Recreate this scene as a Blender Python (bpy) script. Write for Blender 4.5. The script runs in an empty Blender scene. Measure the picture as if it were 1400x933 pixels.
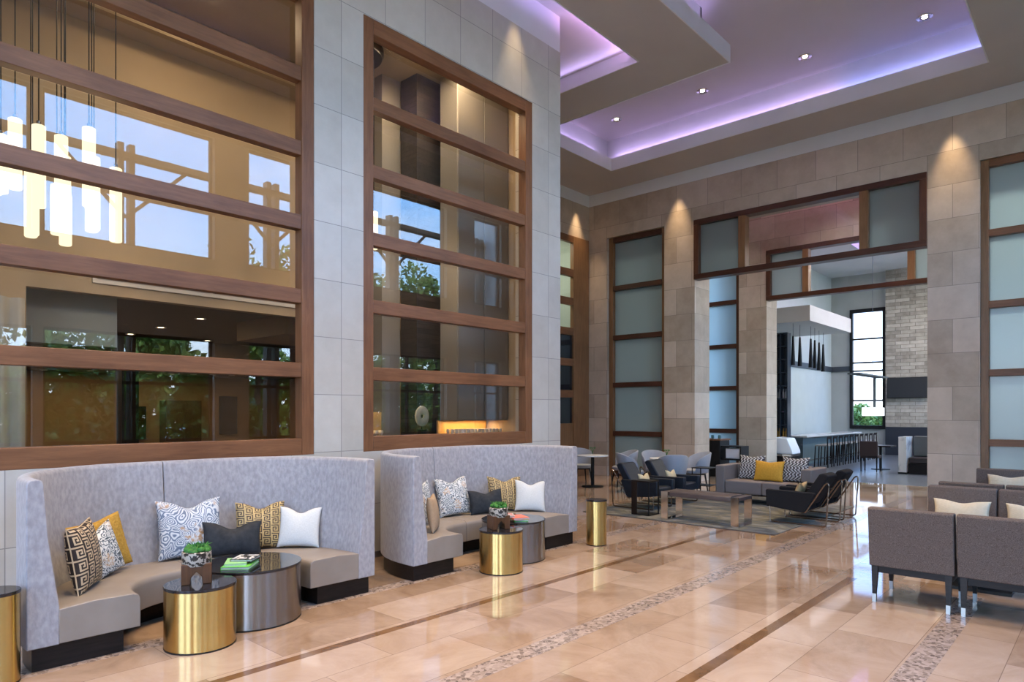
import bpy, bmesh, math, random
from mathutils import Vector, Matrix
random.seed(7)
PI = math.pi
S = bpy.context.scene
COL = S.collection

# ------------------------------------------------------------------ helpers
class MB:
    def __init__(s):
        s.v = []; s.f = []; s.m = []
    def box(s, x0, x1, y0, y1, z0, z1, mi=0):
        b = len(s.v)
        s.v += [(x0,y0,z0),(x1,y0,z0),(x1,y1,z0),(x0,y1,z0),(x0,y0,z1),(x1,y0,z1),(x1,y1,z1),(x0,y1,z1)]
        for q in ((0,3,2,1),(4,5,6,7),(0,1,5,4),(1,2,6,5),(2,3,7,6),(3,0,4,7)):
            s.f.append(tuple(b+i for i in q)); s.m.append(mi)
        return s
    def quad(s, a, b, c, d, mi=0):
        n = len(s.v); s.v += [a,b,c,d]; s.f.append((n,n+1,n+2,n+3)); s.m.append(mi); return s
    def prism(s, pts, axis, a0, a1, mi=0):
        # pts 2D polygon, extruded along axis ('x','y','z') from a0 to a1
        def P(p, a):
            if axis == 'x': return (a, p[0], p[1])
            if axis == 'y': return (p[0], a, p[1])
            return (p[0], p[1], a)
        b = len(s.v); n = len(pts)
        s.v += [P(p,a0) for p in pts] + [P(p,a1) for p in pts]
        s.f.append(tuple(range(b,b+n))); s.m.append(mi)
        s.f.append(tuple(range(b+2*n-1,b+n-1,-1))); s.m.append(mi)
        for i in range(n):
            j = (i+1) % n
            s.f.append((b+i,b+n+i,b+n+j,b+j)); s.m.append(mi)
        return s
    def taper(s, c0, w0, d0, z0, c1, w1, d1, z1, mi=0):
        # tapered box leg between two rectangles
        b = len(s.v)
        for (c,w,d,z) in ((c0,w0,d0,z0),(c1,w1,d1,z1)):
            s.v += [(c[0]-w/2,c[1]-d/2,z),(c[0]+w/2,c[1]-d/2,z),(c[0]+w/2,c[1]+d/2,z),(c[0]-w/2,c[1]+d/2,z)]
        for q in ((0,3,2,1),(4,5,6,7),(0,1,5,4),(1,2,6,5),(2,3,7,6),(3,0,4,7)):
            s.f.append(tuple(b+i for i in q)); s.m.append(mi)
        return s
    def lathe(s, prof, cx=0, cy=0, n=32, mi=0, cap=True):
        b = len(s.v); k = len(prof)
        for i in range(n):
            a = 2*PI*i/n
            for (r,z) in prof: s.v.append((cx+r*math.cos(a), cy+r*math.sin(a), z))
        for i in range(n):
            j = (i+1) % n
            for q in range(k-1):
                s.f.append((b+i*k+q, b+j*k+q, b+j*k+q+1, b+i*k+q+1)); s.m.append(mi)
        if cap:
            s.f.append(tuple(b+i*k for i in range(n-1,-1,-1))); s.m.append(mi)
            s.f.append(tuple(b+i*k+k-1 for i in range(n))); s.m.append(mi)
        return s
    def tube(s, pts, r, n=8, mi=0, flat=None, r1=None):
        pts = [Vector(p) for p in pts]; b = len(s.v); k = len(pts)
        prev = None
        for i, p in enumerate(pts):
            if i == 0: t = pts[1]-pts[0]
            elif i == k-1: t = pts[-1]-pts[-2]
            else: t = (pts[i+1]-pts[i]).normalized() + (pts[i]-pts[i-1]).normalized()
            t.normalize()
            if prev is None:
                u = t.cross(Vector((0,0,1)) if abs(t.z) < .95 else Vector((1,0,0))).normalized()
            else:
                u = (prev - t*prev.dot(t)).normalized()
            prev = u; w = t.cross(u)
            rr = r if r1 is None else r + (r1-r)*i/(k-1)
            for q in range(n):
                a = 2*PI*q/n
                s.v.append(tuple(p + u*(rr*math.cos(a)) + w*(rr*math.sin(a))))
        for i in range(k-1):
            for q in range(n):
                w = (q+1) % n
                s.f.append((b+i*n+q, b+i*n+w, b+(i+1)*n+w, b+(i+1)*n+q)); s.m.append(mi)
        s.f.append(tuple(b+q for q in range(n-1,-1,-1))); s.m.append(mi)
        s.f.append(tuple(b+(k-1)*n+q for q in range(n))); s.m.append(mi)
        return s
    def loft(s, rings, mi=0, closed=True):
        b = len(s.v); n = len(rings[0]); k = len(rings)
        for r in rings: s.v += [tuple(p) for p in r]
        for i in range(k-1):
            for q in range(n):
                w = (q+1) % n
                s.f.append((b+i*n+q, b+(i+1)*n+q, b+(i+1)*n+w, b+i*n+w)); s.m.append(mi)
        s.f.append(tuple(b+q for q in range(n))); s.m.append(mi)
        s.f.append(tuple(b+(k-1)*n+q for q in range(n-1,-1,-1))); s.m.append(mi)
        return s
    def ball(s, c, rx, ry, rz, n=12, k=8, mi=0):
        prof = [(math.sin(PI*i/k), -math.cos(PI*i/k)) for i in range(k+1)]
        b = len(s.v)
        for i in range(n):
            a = 2*PI*i/n
            for (r,z) in prof: s.v.append((c[0]+rx*r*math.cos(a), c[1]+ry*r*math.sin(a), c[2]+rz*z))
        kk = k+1
        for i in range(n):
            j = (i+1)%n
            for q in range(k):
                s.f.append((b+i*kk+q, b+j*kk+q, b+j*kk+q+1, b+i*kk+q+1)); s.m.append(mi)
        return s
    def build(s, name, mats, parent=None, smooth=False, bevel=0, seg=2, loc=None, fix=True):
        me = bpy.data.meshes.new(name)
        me.from_pydata(s.v, [], s.f)
        if not isinstance(mats, (list,tuple)): mats = [mats]
        for m in mats: me.materials.append(m)
        me.polygons.foreach_set('material_index', s.m)
        bm = bmesh.new(); bm.from_mesh(me)
        bmesh.ops.remove_doubles(bm, verts=bm.verts, dist=1e-5)
        if fix: bmesh.ops.recalc_face_normals(bm, faces=bm.faces)
        bm.to_mesh(me); bm.free()
        if smooth:
            me.polygons.foreach_set('use_smooth', [True]*len(me.polygons))
            me.set_sharp_from_angle(angle=math.radians(40 if smooth is True else smooth))
        o = bpy.data.objects.new(name, me); COL.objects.link(o)
        if parent: o.parent = parent
        if loc: o.location = loc
        if bevel:
            b = o.modifiers.new('bevel','BEVEL'); b.width = bevel; b.segments = seg; b.limit_method = 'ANGLE'
            b.angle_limit = math.radians(35); b.harden_normals = False
            me.polygons.foreach_set('use_smooth', [True]*len(me.polygons))
            me.set_sharp_from_angle(angle=math.radians(50))
        return o

def tag(o, label=None, cat=None, group=None, kind=None):
    if label: o['label'] = label
    if cat: o['category'] = cat
    if group: o['group'] = group
    if kind: o['kind'] = kind
    return o
def thing(name, label, cat, loc=(0,0,0), rz=0, group=None):
    o = bpy.data.objects.new(name, None); COL.objects.link(o)
    o.location = loc; o.rotation_euler = (0,0,rz); o.empty_display_size = .1
    return tag(o, label, cat, group)
def empty_struct(name):
    o = bpy.data.objects.new(name, None); COL.objects.link(o); o['kind'] = 'structure'; return o
def struct(name, mb, m, **k):
    o = mb.build(name, m, **k); o['kind'] = 'structure'; return o
def kids(o): return [c for c in bpy.data.objects if c.parent == o]
def dup(root, loc=None, rz=None, label=None, group=None):
    def cp(o, par):
        c = o.copy(); COL.objects.link(c); c.parent = par
        if par is not None: c.matrix_parent_inverse = o.matrix_parent_inverse.copy()
        for k in kids_of.get(o.name, []): cp(k, c)
        return c
    kids_of = {}
    for c in bpy.data.objects:
        if c.parent: kids_of.setdefault(c.parent.name, []).append(c)
    r = cp(root, None)
    if loc is not None: r.location = loc
    if rz is not None: r.rotation_euler = (0,0,rz)
    if label: r['label'] = label
    if group: r['group'] = group
    return r

# ------------------------------------------------------------------ materials
def newmat(name):
    m = bpy.data.materials.new(name); m.use_nodes = True
    nt = m.node_tree; nt.nodes.clear()
    out = nt.nodes.new('ShaderNodeOutputMaterial')
    return m, nt, out
def N(nt, t, **k):
    n = nt.nodes.new(t)
    for a, b in k.items():
        if a.startswith('_'): setattr(n, a[1:], b)
        else: n.inputs[a.replace('__',' ')].default_value = b
    return n
def c4(c): return (c[0],c[1],c[2],1)
def ramp(nt, stops, fac, interp='LINEAR'):
    r = nt.nodes.new('ShaderNodeValToRGB'); r.color_ramp.interpolation = interp
    e = r.color_ramp.elements
    while len(e) < len(stops): e.new(.5)
    for i,(p,c) in enumerate(stops): e[i].position = p; e[i].color = c4(c) if len(c)==3 else c
    nt.links.new(fac, r.inputs[0]); return r.outputs[0]
def simple(name, c, rough=.5, metal=0, c2=None, scale=20, stretch=(1,1,1), bump=0, bscale=None, spec=.5, coat=0, aniso=0, detail=4, contrast=(.3,.7), sheen=0):
    m, nt, out = newmat(name)
    p = N(nt,'ShaderNodeBsdfPrincipled'); nt.links.new(p.outputs[0], out.inputs[0])
    p.inputs['Base Color'].default_value = c4(c); p.inputs['Roughness'].default_value = rough
    p.inputs['Metallic'].default_value = metal; p.inputs['Specular IOR Level'].default_value = spec
    p.inputs['Coat Weight'].default_value = coat; p.inputs['Anisotropic'].default_value = aniso
    p.inputs['Sheen Weight'].default_value = sheen
    tc = N(nt,'ShaderNodeTexCoord'); mp = N(nt,'ShaderNodeMapping'); mp.inputs['Scale'].default_value = stretch
    nt.links.new(tc.outputs['Object'], mp.inputs[0])
    if c2 is not None:
        no = N(nt,'ShaderNodeTexNoise', Scale=scale, Detail=detail); nt.links.new(mp.outputs[0], no.inputs['Vector'])
        col = ramp(nt, [(contrast[0],c),(contrast[1],c2)], no.outputs['Fac'])
        nt.links.new(col, p.inputs['Base Color'])
    if bump:
        nb = N(nt,'ShaderNodeTexNoise', Scale=bscale or scale, Detail=3); nt.links.new(mp.outputs[0], nb.inputs['Vector'])
        b = N(nt,'ShaderNodeBump', Strength=bump, Distance=.01); nt.links.new(nb.outputs['Fac'], b.inputs['Height'])
        nt.links.new(b.outputs[0], p.inputs['Normal'])
    return m
def emis(name, c, s):
    m, nt, out = newmat(name)
    e = N(nt,'ShaderNodeEmission', Strength=s); e.inputs[0].default_value = c4(c)
    nt.links.new(e.outputs[0], out.inputs[0]); return m
def wallvec(nt, offx=0, offy=0, offz=0):
    """(horizontal, z) vector picked by the face direction"""
    g = N(nt,'ShaderNodeNewGeometry'); tc = N(nt,'ShaderNodeTexCoord')
    sp = N(nt,'ShaderNodeSeparateXYZ'); nt.links.new(tc.outputs['Object'], sp.inputs[0])
    sn = N(nt,'ShaderNodeSeparateXYZ'); nt.links.new(g.outputs['Normal'], sn.inputs[0])
    ab = N(nt,'ShaderNodeMath', _operation='ABSOLUTE'); nt.links.new(sn.outputs[0], ab.inputs[0])
    gt = N(nt,'ShaderNodeMath', _operation='GREATER_THAN'); nt.links.new(ab.outputs[0], gt.inputs[0]); gt.inputs[1].default_value = .5
    ax = N(nt,'ShaderNodeMath', _operation='ADD'); nt.links.new(sp.outputs[0], ax.inputs[0]); ax.inputs[1].default_value = offx
    ay = N(nt,'ShaderNodeMath', _operation='ADD'); nt.links.new(sp.outputs[1], ay.inputs[0]); ay.inputs[1].default_value = offy
    az = N(nt,'ShaderNodeMath', _operation='ADD'); nt.links.new(sp.outputs[2], az.inputs[0]); az.inputs[1].default_value = offz
    mx = N(nt,'ShaderNodeMix', _data_type='FLOAT'); nt.links.new(gt.outputs[0], mx.inputs[0])
    nt.links.new(ax.outputs[0], mx.inputs[2]); nt.links.new(ay.outputs[0], mx.inputs[3])
    cb = N(nt,'ShaderNodeCombineXYZ'); nt.links.new(mx.outputs[0], cb.inputs[0]); nt.links.new(az.outputs[0], cb.inputs[1])
    return cb.outputs[0], tc.outputs['Object']
def stone(name, ca, cb_, mort, bw, bh, off=.5, offs=(0,0,0), rough=.35, msize=.004, bump=.05, cvar=.5, nscale=3.0):
    m, nt, out = newmat(name)
    vec, obj = wallvec(nt, *offs)
    br = N(nt,'ShaderNodeTexBrick', Scale=1.0); br.offset = off; br.squash = 1
    br.inputs['Brick Width'].default_value = bw; br.inputs['Row Height'].default_value = bh
    br.inputs['Mortar Size'].default_value = msize; br.inputs['Mortar Smooth'].default_value = .1
    br.inputs['Color1'].default_value = (1,1,1,1); br.inputs['Color2'].default_value = (0,0,0,1); br.inputs['Mortar'].default_value = (.5,.5,.5,1)
    nt.links.new(vec, br.inputs['Vector'])
    no = N(nt,'ShaderNodeTexNoise', Scale=nscale, Detail=9, Roughness=.65); nt.links.new(obj, no.inputs['Vector'])
    mx = N(nt,'ShaderNodeMix', _data_type='FLOAT'); mx.inputs[0].default_value = cvar
    nt.links.new(no.outputs['Fac'], mx.inputs[2]); nt.links.new(br.outputs['Color'], mx.inputs[3])
    col = ramp(nt, [(.2,ca),(.8,cb_)], mx.outputs[0])
    mm = N(nt,'ShaderNodeMix', _data_type='RGBA'); nt.links.new(br.outputs['Fac'], mm.inputs[0])
    nt.links.new(col, mm.inputs[6]); mm.inputs[7].default_value = c4(mort)
    p = N(nt,'ShaderNodeBsdfPrincipled', Roughness=rough); nt.links.new(mm.outputs[2], p.inputs['Base Color'])
    b = N(nt,'ShaderNodeBump', Strength=bump, Distance=.02, ); b.invert = True
    nt.links.new(br.outputs['Fac'], b.inputs['Height']); nt.links.new(b.outputs[0], p.inputs['Normal'])
    nt.links.new(p.outputs[0], out.inputs[0]); return m
def wood(name, a, b, axis='x', rough=.38, sc=1.0):
    m, nt, out = newmat(name)
    tc = N(nt,'ShaderNodeTexCoord'); mp = N(nt,'ShaderNodeMapping')
    s = {'x':(1.2,14,14),'y':(14,1.2,14),'z':(14,14,1.2)}[axis]; mp.inputs['Scale'].default_value = tuple(q*sc for q in s)
    nt.links.new(tc.outputs['Object'], mp.inputs[0])
    n1 = N(nt,'ShaderNodeTexNoise', Scale=1.6, Detail=8, Roughness=.7, Distortion=.6); nt.links.new(mp.outputs[0], n1.inputs['Vector'])
    n2 = N(nt,'ShaderNodeTexNoise', Scale=1.3, Detail=2); nt.links.new(tc.outputs['Object'], n2.inputs['Vector'])
    mx = N(nt,'ShaderNodeMix', _data_type='FLOAT'); mx.inputs[0].default_value = .4
    nt.links.new(n1.outputs['Fac'], mx.inputs[2]); nt.links.new(n2.outputs['Fac'], mx.inputs[3])
    col = ramp(nt, [(.32,a),(.66,b)], mx.outputs[0])
    p = N(nt,'ShaderNodeBsdfPrincipled', Roughness=rough); p.inputs['Specular IOR Level'].default_value = .35; nt.links.new(col, p.inputs['Base Color'])
    nt.links.new(p.outputs[0], out.inputs[0]); return m
def clear_glass(name, gain=1.0, tint=(1,1,1)):
    m, nt, out = newmat(name)
    lw = N(nt,'ShaderNodeLayerWeight', Blend=.5)
    pw = N(nt,'ShaderNodeMath', _operation='POWER'); nt.links.new(lw.outputs['Facing'], pw.inputs[0]); pw.inputs[1].default_value = 5
    mu = N(nt,'ShaderNodeMath', _operation='MULTIPLY_ADD', _use_clamp=True); nt.links.new(pw.outputs[0], mu.inputs[0]); mu.inputs[1].default_value = .96*gain; mu.inputs[2].default_value = .04*gain
    t = N(nt,'ShaderNodeBsdfTransparent'); t.inputs[0].default_value = c4(tint)
    g = N(nt,'ShaderNodeBsdfGlossy', Roughness=0.0)
    mx = N(nt,'ShaderNodeMixShader'); nt.links.new(mu.outputs[0], mx.inputs[0]); nt.links.new(t.outputs[0], mx.inputs[1]); nt.links.new(g.outputs[0], mx.inputs[2])
    nt.links.new(mx.outputs[0], out.inputs[0]); return m
def frosted(name, c):
    m, nt, out = newmat(name)
    t = N(nt,'ShaderNodeBsdfTranslucent'); t.inputs[0].default_value = c4(c)
    d = N(nt,'ShaderNodeBsdfDiffuse'); d.inputs[0].default_value = c4(tuple(q*.45 for q in c))
    a = N(nt,'ShaderNodeMixShader'); a.inputs[0].default_value = .25
    nt.links.new(t.outputs[0], a.inputs[1]); nt.links.new(d.outputs[0], a.inputs[2])
    g = N(nt,'ShaderNodeBsdfGlossy', Roughness=.22)
    mx = N(nt,'ShaderNodeMixShader'); mx.inputs[0].default_value = .07; nt.links.new(a.outputs[0], mx.inputs[1]); nt.links.new(g.outputs[0], mx.inputs[2])
    nt.links.new(mx.outputs[0], out.inputs[0]); return m

LIME = stone('limestone_wall', (.46,.415,.355), (.60,.56,.50), (.26,.24,.22), .63, .65, off=0, offs=(-4.40+.63*20,0,-1.30+.65*10), rough=.32, cvar=.35, nscale=4)
TAN = stone('limestone_warm_lit', (.37,.28,.195), (.66,.54,.42), (.22,.18,.14), .85, .66, off=.5, offs=(.2+8.5,.85*20-.28,.66*10-.27), rough=.4, cvar=.38, nscale=2.6)  # same limestone as the left wall; warm lamp light put into the colour
LEDGE = stone('split_face_stone', (.22,.19,.15), (.60,.55,.47), (.20,.18,.15), .52, .145, off=.37, rough=.85, msize=.006, bump=1.0, cvar=.35, nscale=4)
BRICK = stone('dark_brick', (.012,.010,.010), (.045,.034,.030), (.006,.006,.006), .24, .075, rough=.5, msize=.006, bump=.5)
WX = wood('walnut_x', (.125,.050,.021), (.27,.118,.052), 'x')
WZ = wood('walnut_z', (.125,.050,.021), (.27,.118,.052), 'z')
WY = wood('walnut_y', (.125,.050,.021), (.27,.118,.052), 'y')
DWY = wood('dark_walnut_y', (.050,.018,.011), (.105,.042,.022), 'y', rough=.3)
DWZ = wood('dark_walnut_z', (.060,.022,.012), (.125,.052,.026), 'z', rough=.3)
OWZ = wood('golden_walnut_z', (.16,.075,.030), (.30,.15,.065), 'z', rough=.35)
PAINT = simple('ceiling_paint_shaded', (.52,.48,.445), .7, c2=(.55,.51,.47), scale=1.5)  # same white as the lips; dimmer underside light put into the colour
WHITE = simple('white_paint', (.78,.77,.76), .6, c2=(.74,.73,.72), scale=2)
CREAM = simple('cream_paint', (.66,.63,.58), .7, c2=(.62,.59,.54), scale=2)
TANP = simple('tan_plaster', (.50,.385,.25), .7, c2=(.44,.335,.215), scale=1.4)
BROWNP = simple('brown_plaster', (.16,.12,.085), .7, c2=(.13,.10,.07), scale=1.4)
OCHRP = simple('ochre_plaster', (.34,.235,.135), .7, c2=(.30,.205,.115), scale=1.4)
GREYP = simple('grey_panel', (.25,.235,.215), .4, c2=(.21,.20,.185), scale=2)
BLACK = simple('black_metal', (.008,.008,.009), .4, c2=(.014,.014,.014), scale=8, spec=.25)
VELVET = simple('velvet_silver', (.255,.25,.272), .8, c2=(.36,.352,.375), scale=26, stretch=(1.3,1.3,.7), bump=.15, bscale=80, detail=12, contrast=(.33,.67), sheen=.25)
LEATHER = simple('leather_taupe', (.235,.20,.17), .42, c2=(.265,.228,.195), scale=6, bump=.06, bscale=160)
ESPR = simple('espresso', (.010,.007,.006), .38, c2=(.022,.014,.011), scale=6, stretch=(1,9,9), spec=.22)
CHROME = simple('chrome', (.75,.74,.72), .12, 1, c2=(.68,.67,.66), scale=3)
NICKEL = simple('dull_nickel', (.40,.38,.36), .35, 1, c2=(.34,.32,.30), scale=3)
BRONZE = simple('bronze', (.28,.21,.16), .25, 1, c2=(.22,.17,.13), scale=5)
GLASSTOP = simple('black_glass', (.010,.010,.013), .06, c2=(.015,.015,.018), scale=3, spec=.6)
NAVYL = simple('navy_leather', (.008,.012,.020), .5, c2=(.013,.019,.029), scale=9, bump=.08, bscale=90, spec=.35)
CHARF = simple('charcoal_fabric', (.009,.009,.010), .9, c2=(.019,.018,.02), scale=120, bump=.1, spec=.2)
TWEED = simple('brown_tweed', (.085,.062,.052), .9, c2=(.185,.142,.118), scale=130, stretch=(1,1,2.2), bump=.3, detail=3, contrast=(.35,.65), spec=.2)
SOFAF = simple('mauve_fabric', (.165,.132,.118), .88, c2=(.235,.195,.178), scale=150, bump=.12, contrast=(.35,.65))
TUBF = simple('grey_boucle', (.27,.28,.31), .85, c2=(.36,.37,.40), scale=140, bump=.12)
BENCHL = simple('bench_leather', (.062,.045,.043), .5, c2=(.08,.06,.057), scale=7)
def brushed(name, c, rough):
    m, nt, out = newmat(name)
    p = N(nt,'ShaderNodeBsdfPrincipled', Roughness=rough, Metallic=1.0, Anisotropic=.85); p.inputs['Base Color'].default_value = c4(c)
    p.inputs['Anisotropic Rotation'].default_value = .25
    tc = N(nt,'ShaderNodeTexCoord'); mp = N(nt,'ShaderNodeMapping'); mp.inputs['Scale'].default_value = (3,3,160)
    nt.links.new(tc.outputs['Object'], mp.inputs[0])
    no = N(nt,'ShaderNodeTexNoise', Scale=2, Detail=3); nt.links.new(mp.outputs[0], no.inputs['Vector'])
    col = ramp(nt, [(.3,tuple(q*.86 for q in c)),(.7,c)], no.outputs['Fac']); nt.links.new(col, p.inputs['Base Color'])
    tg = N(nt,'ShaderNodeTangent'); tg.direction_type = 'RADIAL'; tg.axis = 'Z'; nt.links.new(tg.outputs[0], p.inputs['Tangent'])
    nt.links.new(p.outputs[0], out.inputs[0]); return m
GOLD = brushed('brushed_brass', (.66,.46,.17), .27)
STEEL = brushed('brushed_gunmetal', (.30,.28,.275), .27)
WINGLASS = clear_glass('window_glass', 1.7, (.93,.92,.90))
THINGLASS = clear_glass('thin_glass', 1.0)
FROST = frosted('frosted_glass', (.62,.68,.66))
LAMP = emis('lamp_warm', (1,.78,.52), 14)
TUBEM = emis('lit_tube', (1,.80,.52), 1.4)
LAMPW = emis('lamp_neutral', (1,.86,.68), 22)

# floor marble
def floor_mat():
    m, nt, out = newmat('marble_floor')
    tc = N(nt,'ShaderNodeTexCoord')
    mp = N(nt,'ShaderNodeMapping'); mp.inputs['Location'].default_value = (.3,-.03,0); nt.links.new(tc.outputs['Object'], mp.inputs[0])
    br = N(nt,'ShaderNodeTexBrick', Scale=1.0); br.offset = .5; br.squash = 1
    br.inputs['Brick Width'].default_value = 1.1; br.inputs['Row Height'].default_value = .55
    br.inputs['Mortar Size'].default_value = .0025; br.inputs['Mortar Smooth'].default_value = .1
    br.inputs['Color1'].default_value = (1,1,1,1); br.inputs['Color2'].default_value = (0,0,0,1); br.inputs['Mortar'].default_value = (.5,.5,.5,1)
    nt.links.new(mp.outputs[0], br.inputs['Vector'])
    no = N(nt,'ShaderNodeTexNoise', Scale=1.6, Detail=12, Roughness=.68, Distortion=.8); nt.links.new(tc.outputs['Object'], no.inputs['Vector'])
    mx = N(nt,'ShaderNodeMix', _data_type='FLOAT'); mx.inputs[0].default_value = .3
    nt.links.new(no.outputs['Fac'], mx.inputs[2]); nt.links.new(br.outputs['Color'], mx.inputs[3])
    col = ramp(nt, [(.27,(.225,.142,.088)),(.48,(.355,.248,.175)),(.72,(.47,.355,.27))], mx.outputs[0])
    mm = N(nt,'ShaderNodeMix', _data_type='RGBA'); nt.links.new(br.outputs['Fac'], mm.inputs[0])
    nt.links.new(col, mm.inputs[6]); mm.inputs[7].default_value = (.22,.15,.11,1)
    p = N(nt,'ShaderNodeBsdfPrincipled', Roughness=.05); p.inputs['Specular IOR Level'].default_value = 1.0
    nt.links.new(mm.outputs[2], p.inputs['Base Color'])
    nt.links.new(p.outputs[0], out.inputs[0]); return m
MARBLE = floor_mat()
def mosaic_mat():
    m, nt, out = newmat('pebble_mosaic')
    tc = N(nt,'ShaderNodeTexCoord')
    vo = N(nt,'ShaderNodeTexVoronoi', Scale=34); vo.feature = 'DISTANCE_TO_EDGE'; nt.links.new(tc.outputs['Object'], vo.inputs['Vector'])
    v2 = N(nt,'ShaderNodeTexVoronoi', Scale=34); nt.links.new(tc.outputs['Object'], v2.inputs['Vector'])
    sp = N(nt,'ShaderNodeSeparateXYZ'); nt.links.new(v2.outputs['Color'], sp.inputs[0])
    col = ramp(nt, [(0,(.12,.09,.075)),(.5,(.27,.205,.17)),(1,(.42,.33,.28))], sp.outputs[0])
    ed = ramp(nt, [(.02,(1,1,1)),(.07,(0,0,0))], vo.outputs['Distance'])
    mm = N(nt,'ShaderNodeMix', _data_type='RGBA'); nt.links.new(ed, mm.inputs[0]); nt.links.new(col, mm.inputs[6]); mm.inputs[7].default_value = (.36,.28,.23,1)
    p = N(nt,'ShaderNodeBsdfPrincipled', Roughness=.12); nt.links.new(mm.outputs[2], p.inputs['Base Color'])
    nt.links.new(p.outputs[0], out.inputs[0]); return m
MOSAIC = mosaic_mat()
STRIPE = simple('brown_marble', (.095,.045,.018), .08, c2=(.19,.10,.045), scale=5, detail=9)
BARFLOOR = simple('grey_bar_floor', (.075,.082,.095), .28, c2=(.13,.14,.155), scale=5, stretch=(1,4,1), detail=6)

# ------------------------------------------------------------------ setting: floor
struct('floor', MB().box(-4,18.2,-.7,11.4,-.05,0), MARBLE)
struct('floor_bar', MB().box(18.2,31.5,-3.2,11.4,-.05,0), BARFLOOR)
def mos_strip(name, x0, x1, y0, y1, mat): struct(name, MB().box(x0,x1,y0,y1,0.0,.0012), mat)
mos_strip('trim_1', -4, 15.3, 4.295, 4.375, STRIPE)
mos_strip('trim_2', -4, 15.3, 3.10, 3.285, MOSAIC)
mos_strip('trim_3', -4, 7.65, 2.04, 2.13, STRIPE)  # cut short where doorway glare washes it out; glare put into the shape
mos_strip('trim_4', -4, 7.65, .93, 1.11, MOSAIC)
mos_strip('trim_5', -4, 9.5, 5.33, 5.50, MOSAIC)

# ------------------------------------------------------------------ left wall with two big windows
def wall_with_holes(mb, axis, a0, a1, t0, t1, z0, z1, holes):
    """axis 'x' wall spans x a0..a1, thickness y t0..t1; holes (b0,b1,h0,h1)"""
    def B(u0,u1,w0,w1):
        if u1-u0 < 1e-4 or w1-w0 < 1e-4: return
        if axis == 'x': mb.box(u0,u1,t0,t1,w0,w1)
        else: mb.box(t0,t1,u0,u1,w0,w1)
    cur = a0
    for (b0,b1,h0,h1) in sorted(holes):
        B(cur,b0,z0,z1); B(b0,b1,z0,h0); B(b0,b1,h1,z1); cur = b1
    B(cur,a1,z0,z1); return mb
LX = [(.95,4.05),(4.706,7.80)]
W0, W1 = 1.28, 6.49
mb = wall_with_holes(MB(),'x',-4,8.49,6.65,7.0,0,7.53,[(a,b,W0,W1) for a,b in LX]+[(-3.4,.3,W0,W1)])
struct('wall_left', mb, LIME)
struct('wall_left_upper', MB().box(-4,8.49,6.66,7.0,7.53,8.12), WHITE)
struct('baseboard_left', MB().box(-4,8.49,6.638,6.65,0,.07), simple('base_grey',(.12,.105,.095),.4))
struct('wall_left_end', MB().box(8.45,8.49,7.0,11.08,0,8.1), LIME)

RT = [1.46,2.295,3.11,3.925,4.74,5.56]
def left_window(name, x0, x1):
    e = empty_struct(name)
    yf, yb = 6.655, 6.80
    f = MB(); st = .15
    f.box(x0,x0+st,yf,yb,W0,W1).box(x1-st,x1,yf,yb,W0,W1)
    f.build('side_frame', WZ, e, bevel=.006)
    MB().box(x0+st,x1-st,yf,yb,W0,RT[0]).build('sill_rail', WX, e, bevel=.006)
    MB().box(x0+st,x1-st,yf,yb,6.31,W1).build('head_rail', WX, e, bevel=.006)
    for z in RT[1:]:
        MB().box(x0+st,x1-st,yf+.01,yb-.02,z-.16,z).build('rail', WX, e, bevel=.006)
    z0 = RT[0]
    pane = MB()
    for z in RT[1:]+[6.47]:
        pane.box(x0+st+.002,x1-st-.002,6.785,6.789,z0,z-.16); z0 = z
    pane.build('pane', WINGLASS, e)
left_window('window_1', *LX[0]); left_window('window_2', *LX[1]); left_window('window_3', -3.4, .3)

# ------------------------------------------------------------------ room behind the left windows
tanw = wall_with_holes(MB(),'x',-4,8.45,9.8,9.95,0,7.1,[(2.05,8.0,0,3.28)])
struct('wall_inner_room', tanw, TANP)
struct('wall_inner_end', MB().box(8.3,8.45,7.0,9.8,0,7.1), TANP)
struct('wall_inner_near', MB().box(-4.1,-4,7.0,15.5,0,7.1), TANP)
struct('ceiling_inner_room', MB().box(-4,8.45,7.0,9.8,7.1,7.2).box(-4,8.45,9.35,9.8,6.75,7.1), simple('inner_ceiling', (.40,.32,.22), .7, c2=(.36,.29,.20), scale=2))
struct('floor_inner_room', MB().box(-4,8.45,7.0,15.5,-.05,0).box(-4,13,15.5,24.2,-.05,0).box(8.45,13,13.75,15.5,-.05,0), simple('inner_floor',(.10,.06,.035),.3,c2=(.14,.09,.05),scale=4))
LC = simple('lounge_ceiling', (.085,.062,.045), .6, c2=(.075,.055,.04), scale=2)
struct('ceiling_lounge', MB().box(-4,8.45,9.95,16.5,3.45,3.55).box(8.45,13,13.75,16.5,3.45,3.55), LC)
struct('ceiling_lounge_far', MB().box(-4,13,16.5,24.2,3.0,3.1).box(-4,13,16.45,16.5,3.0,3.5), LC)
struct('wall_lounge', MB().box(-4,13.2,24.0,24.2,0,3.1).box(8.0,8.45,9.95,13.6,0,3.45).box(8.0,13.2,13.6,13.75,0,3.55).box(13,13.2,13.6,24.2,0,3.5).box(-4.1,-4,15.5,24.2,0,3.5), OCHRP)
for (x0,x1,z0,z1,nm,lb,ct) in ((7.7,8.3,.85,1.95,'wall_screen','black wall screen far back in the lounge behind the glass','screen'),
                       (10.75,11.4,.95,2.33,'framed_panel','dark framed panel at the right of the far lounge wall','picture')):
    o = MB().box(x0,x1,23.91,23.98,z0,z1).build(nm, BLACK if nm=='wall_screen' else ESPR, bevel=.01)
    MB().box(x0+.08,x1-.08,23.895,23.91,z0+.08,z1-.08).build('panel_face', simple(nm+'_face',(.03,.02,.014),.2), o)
    tag(o, lb, ct)
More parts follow.
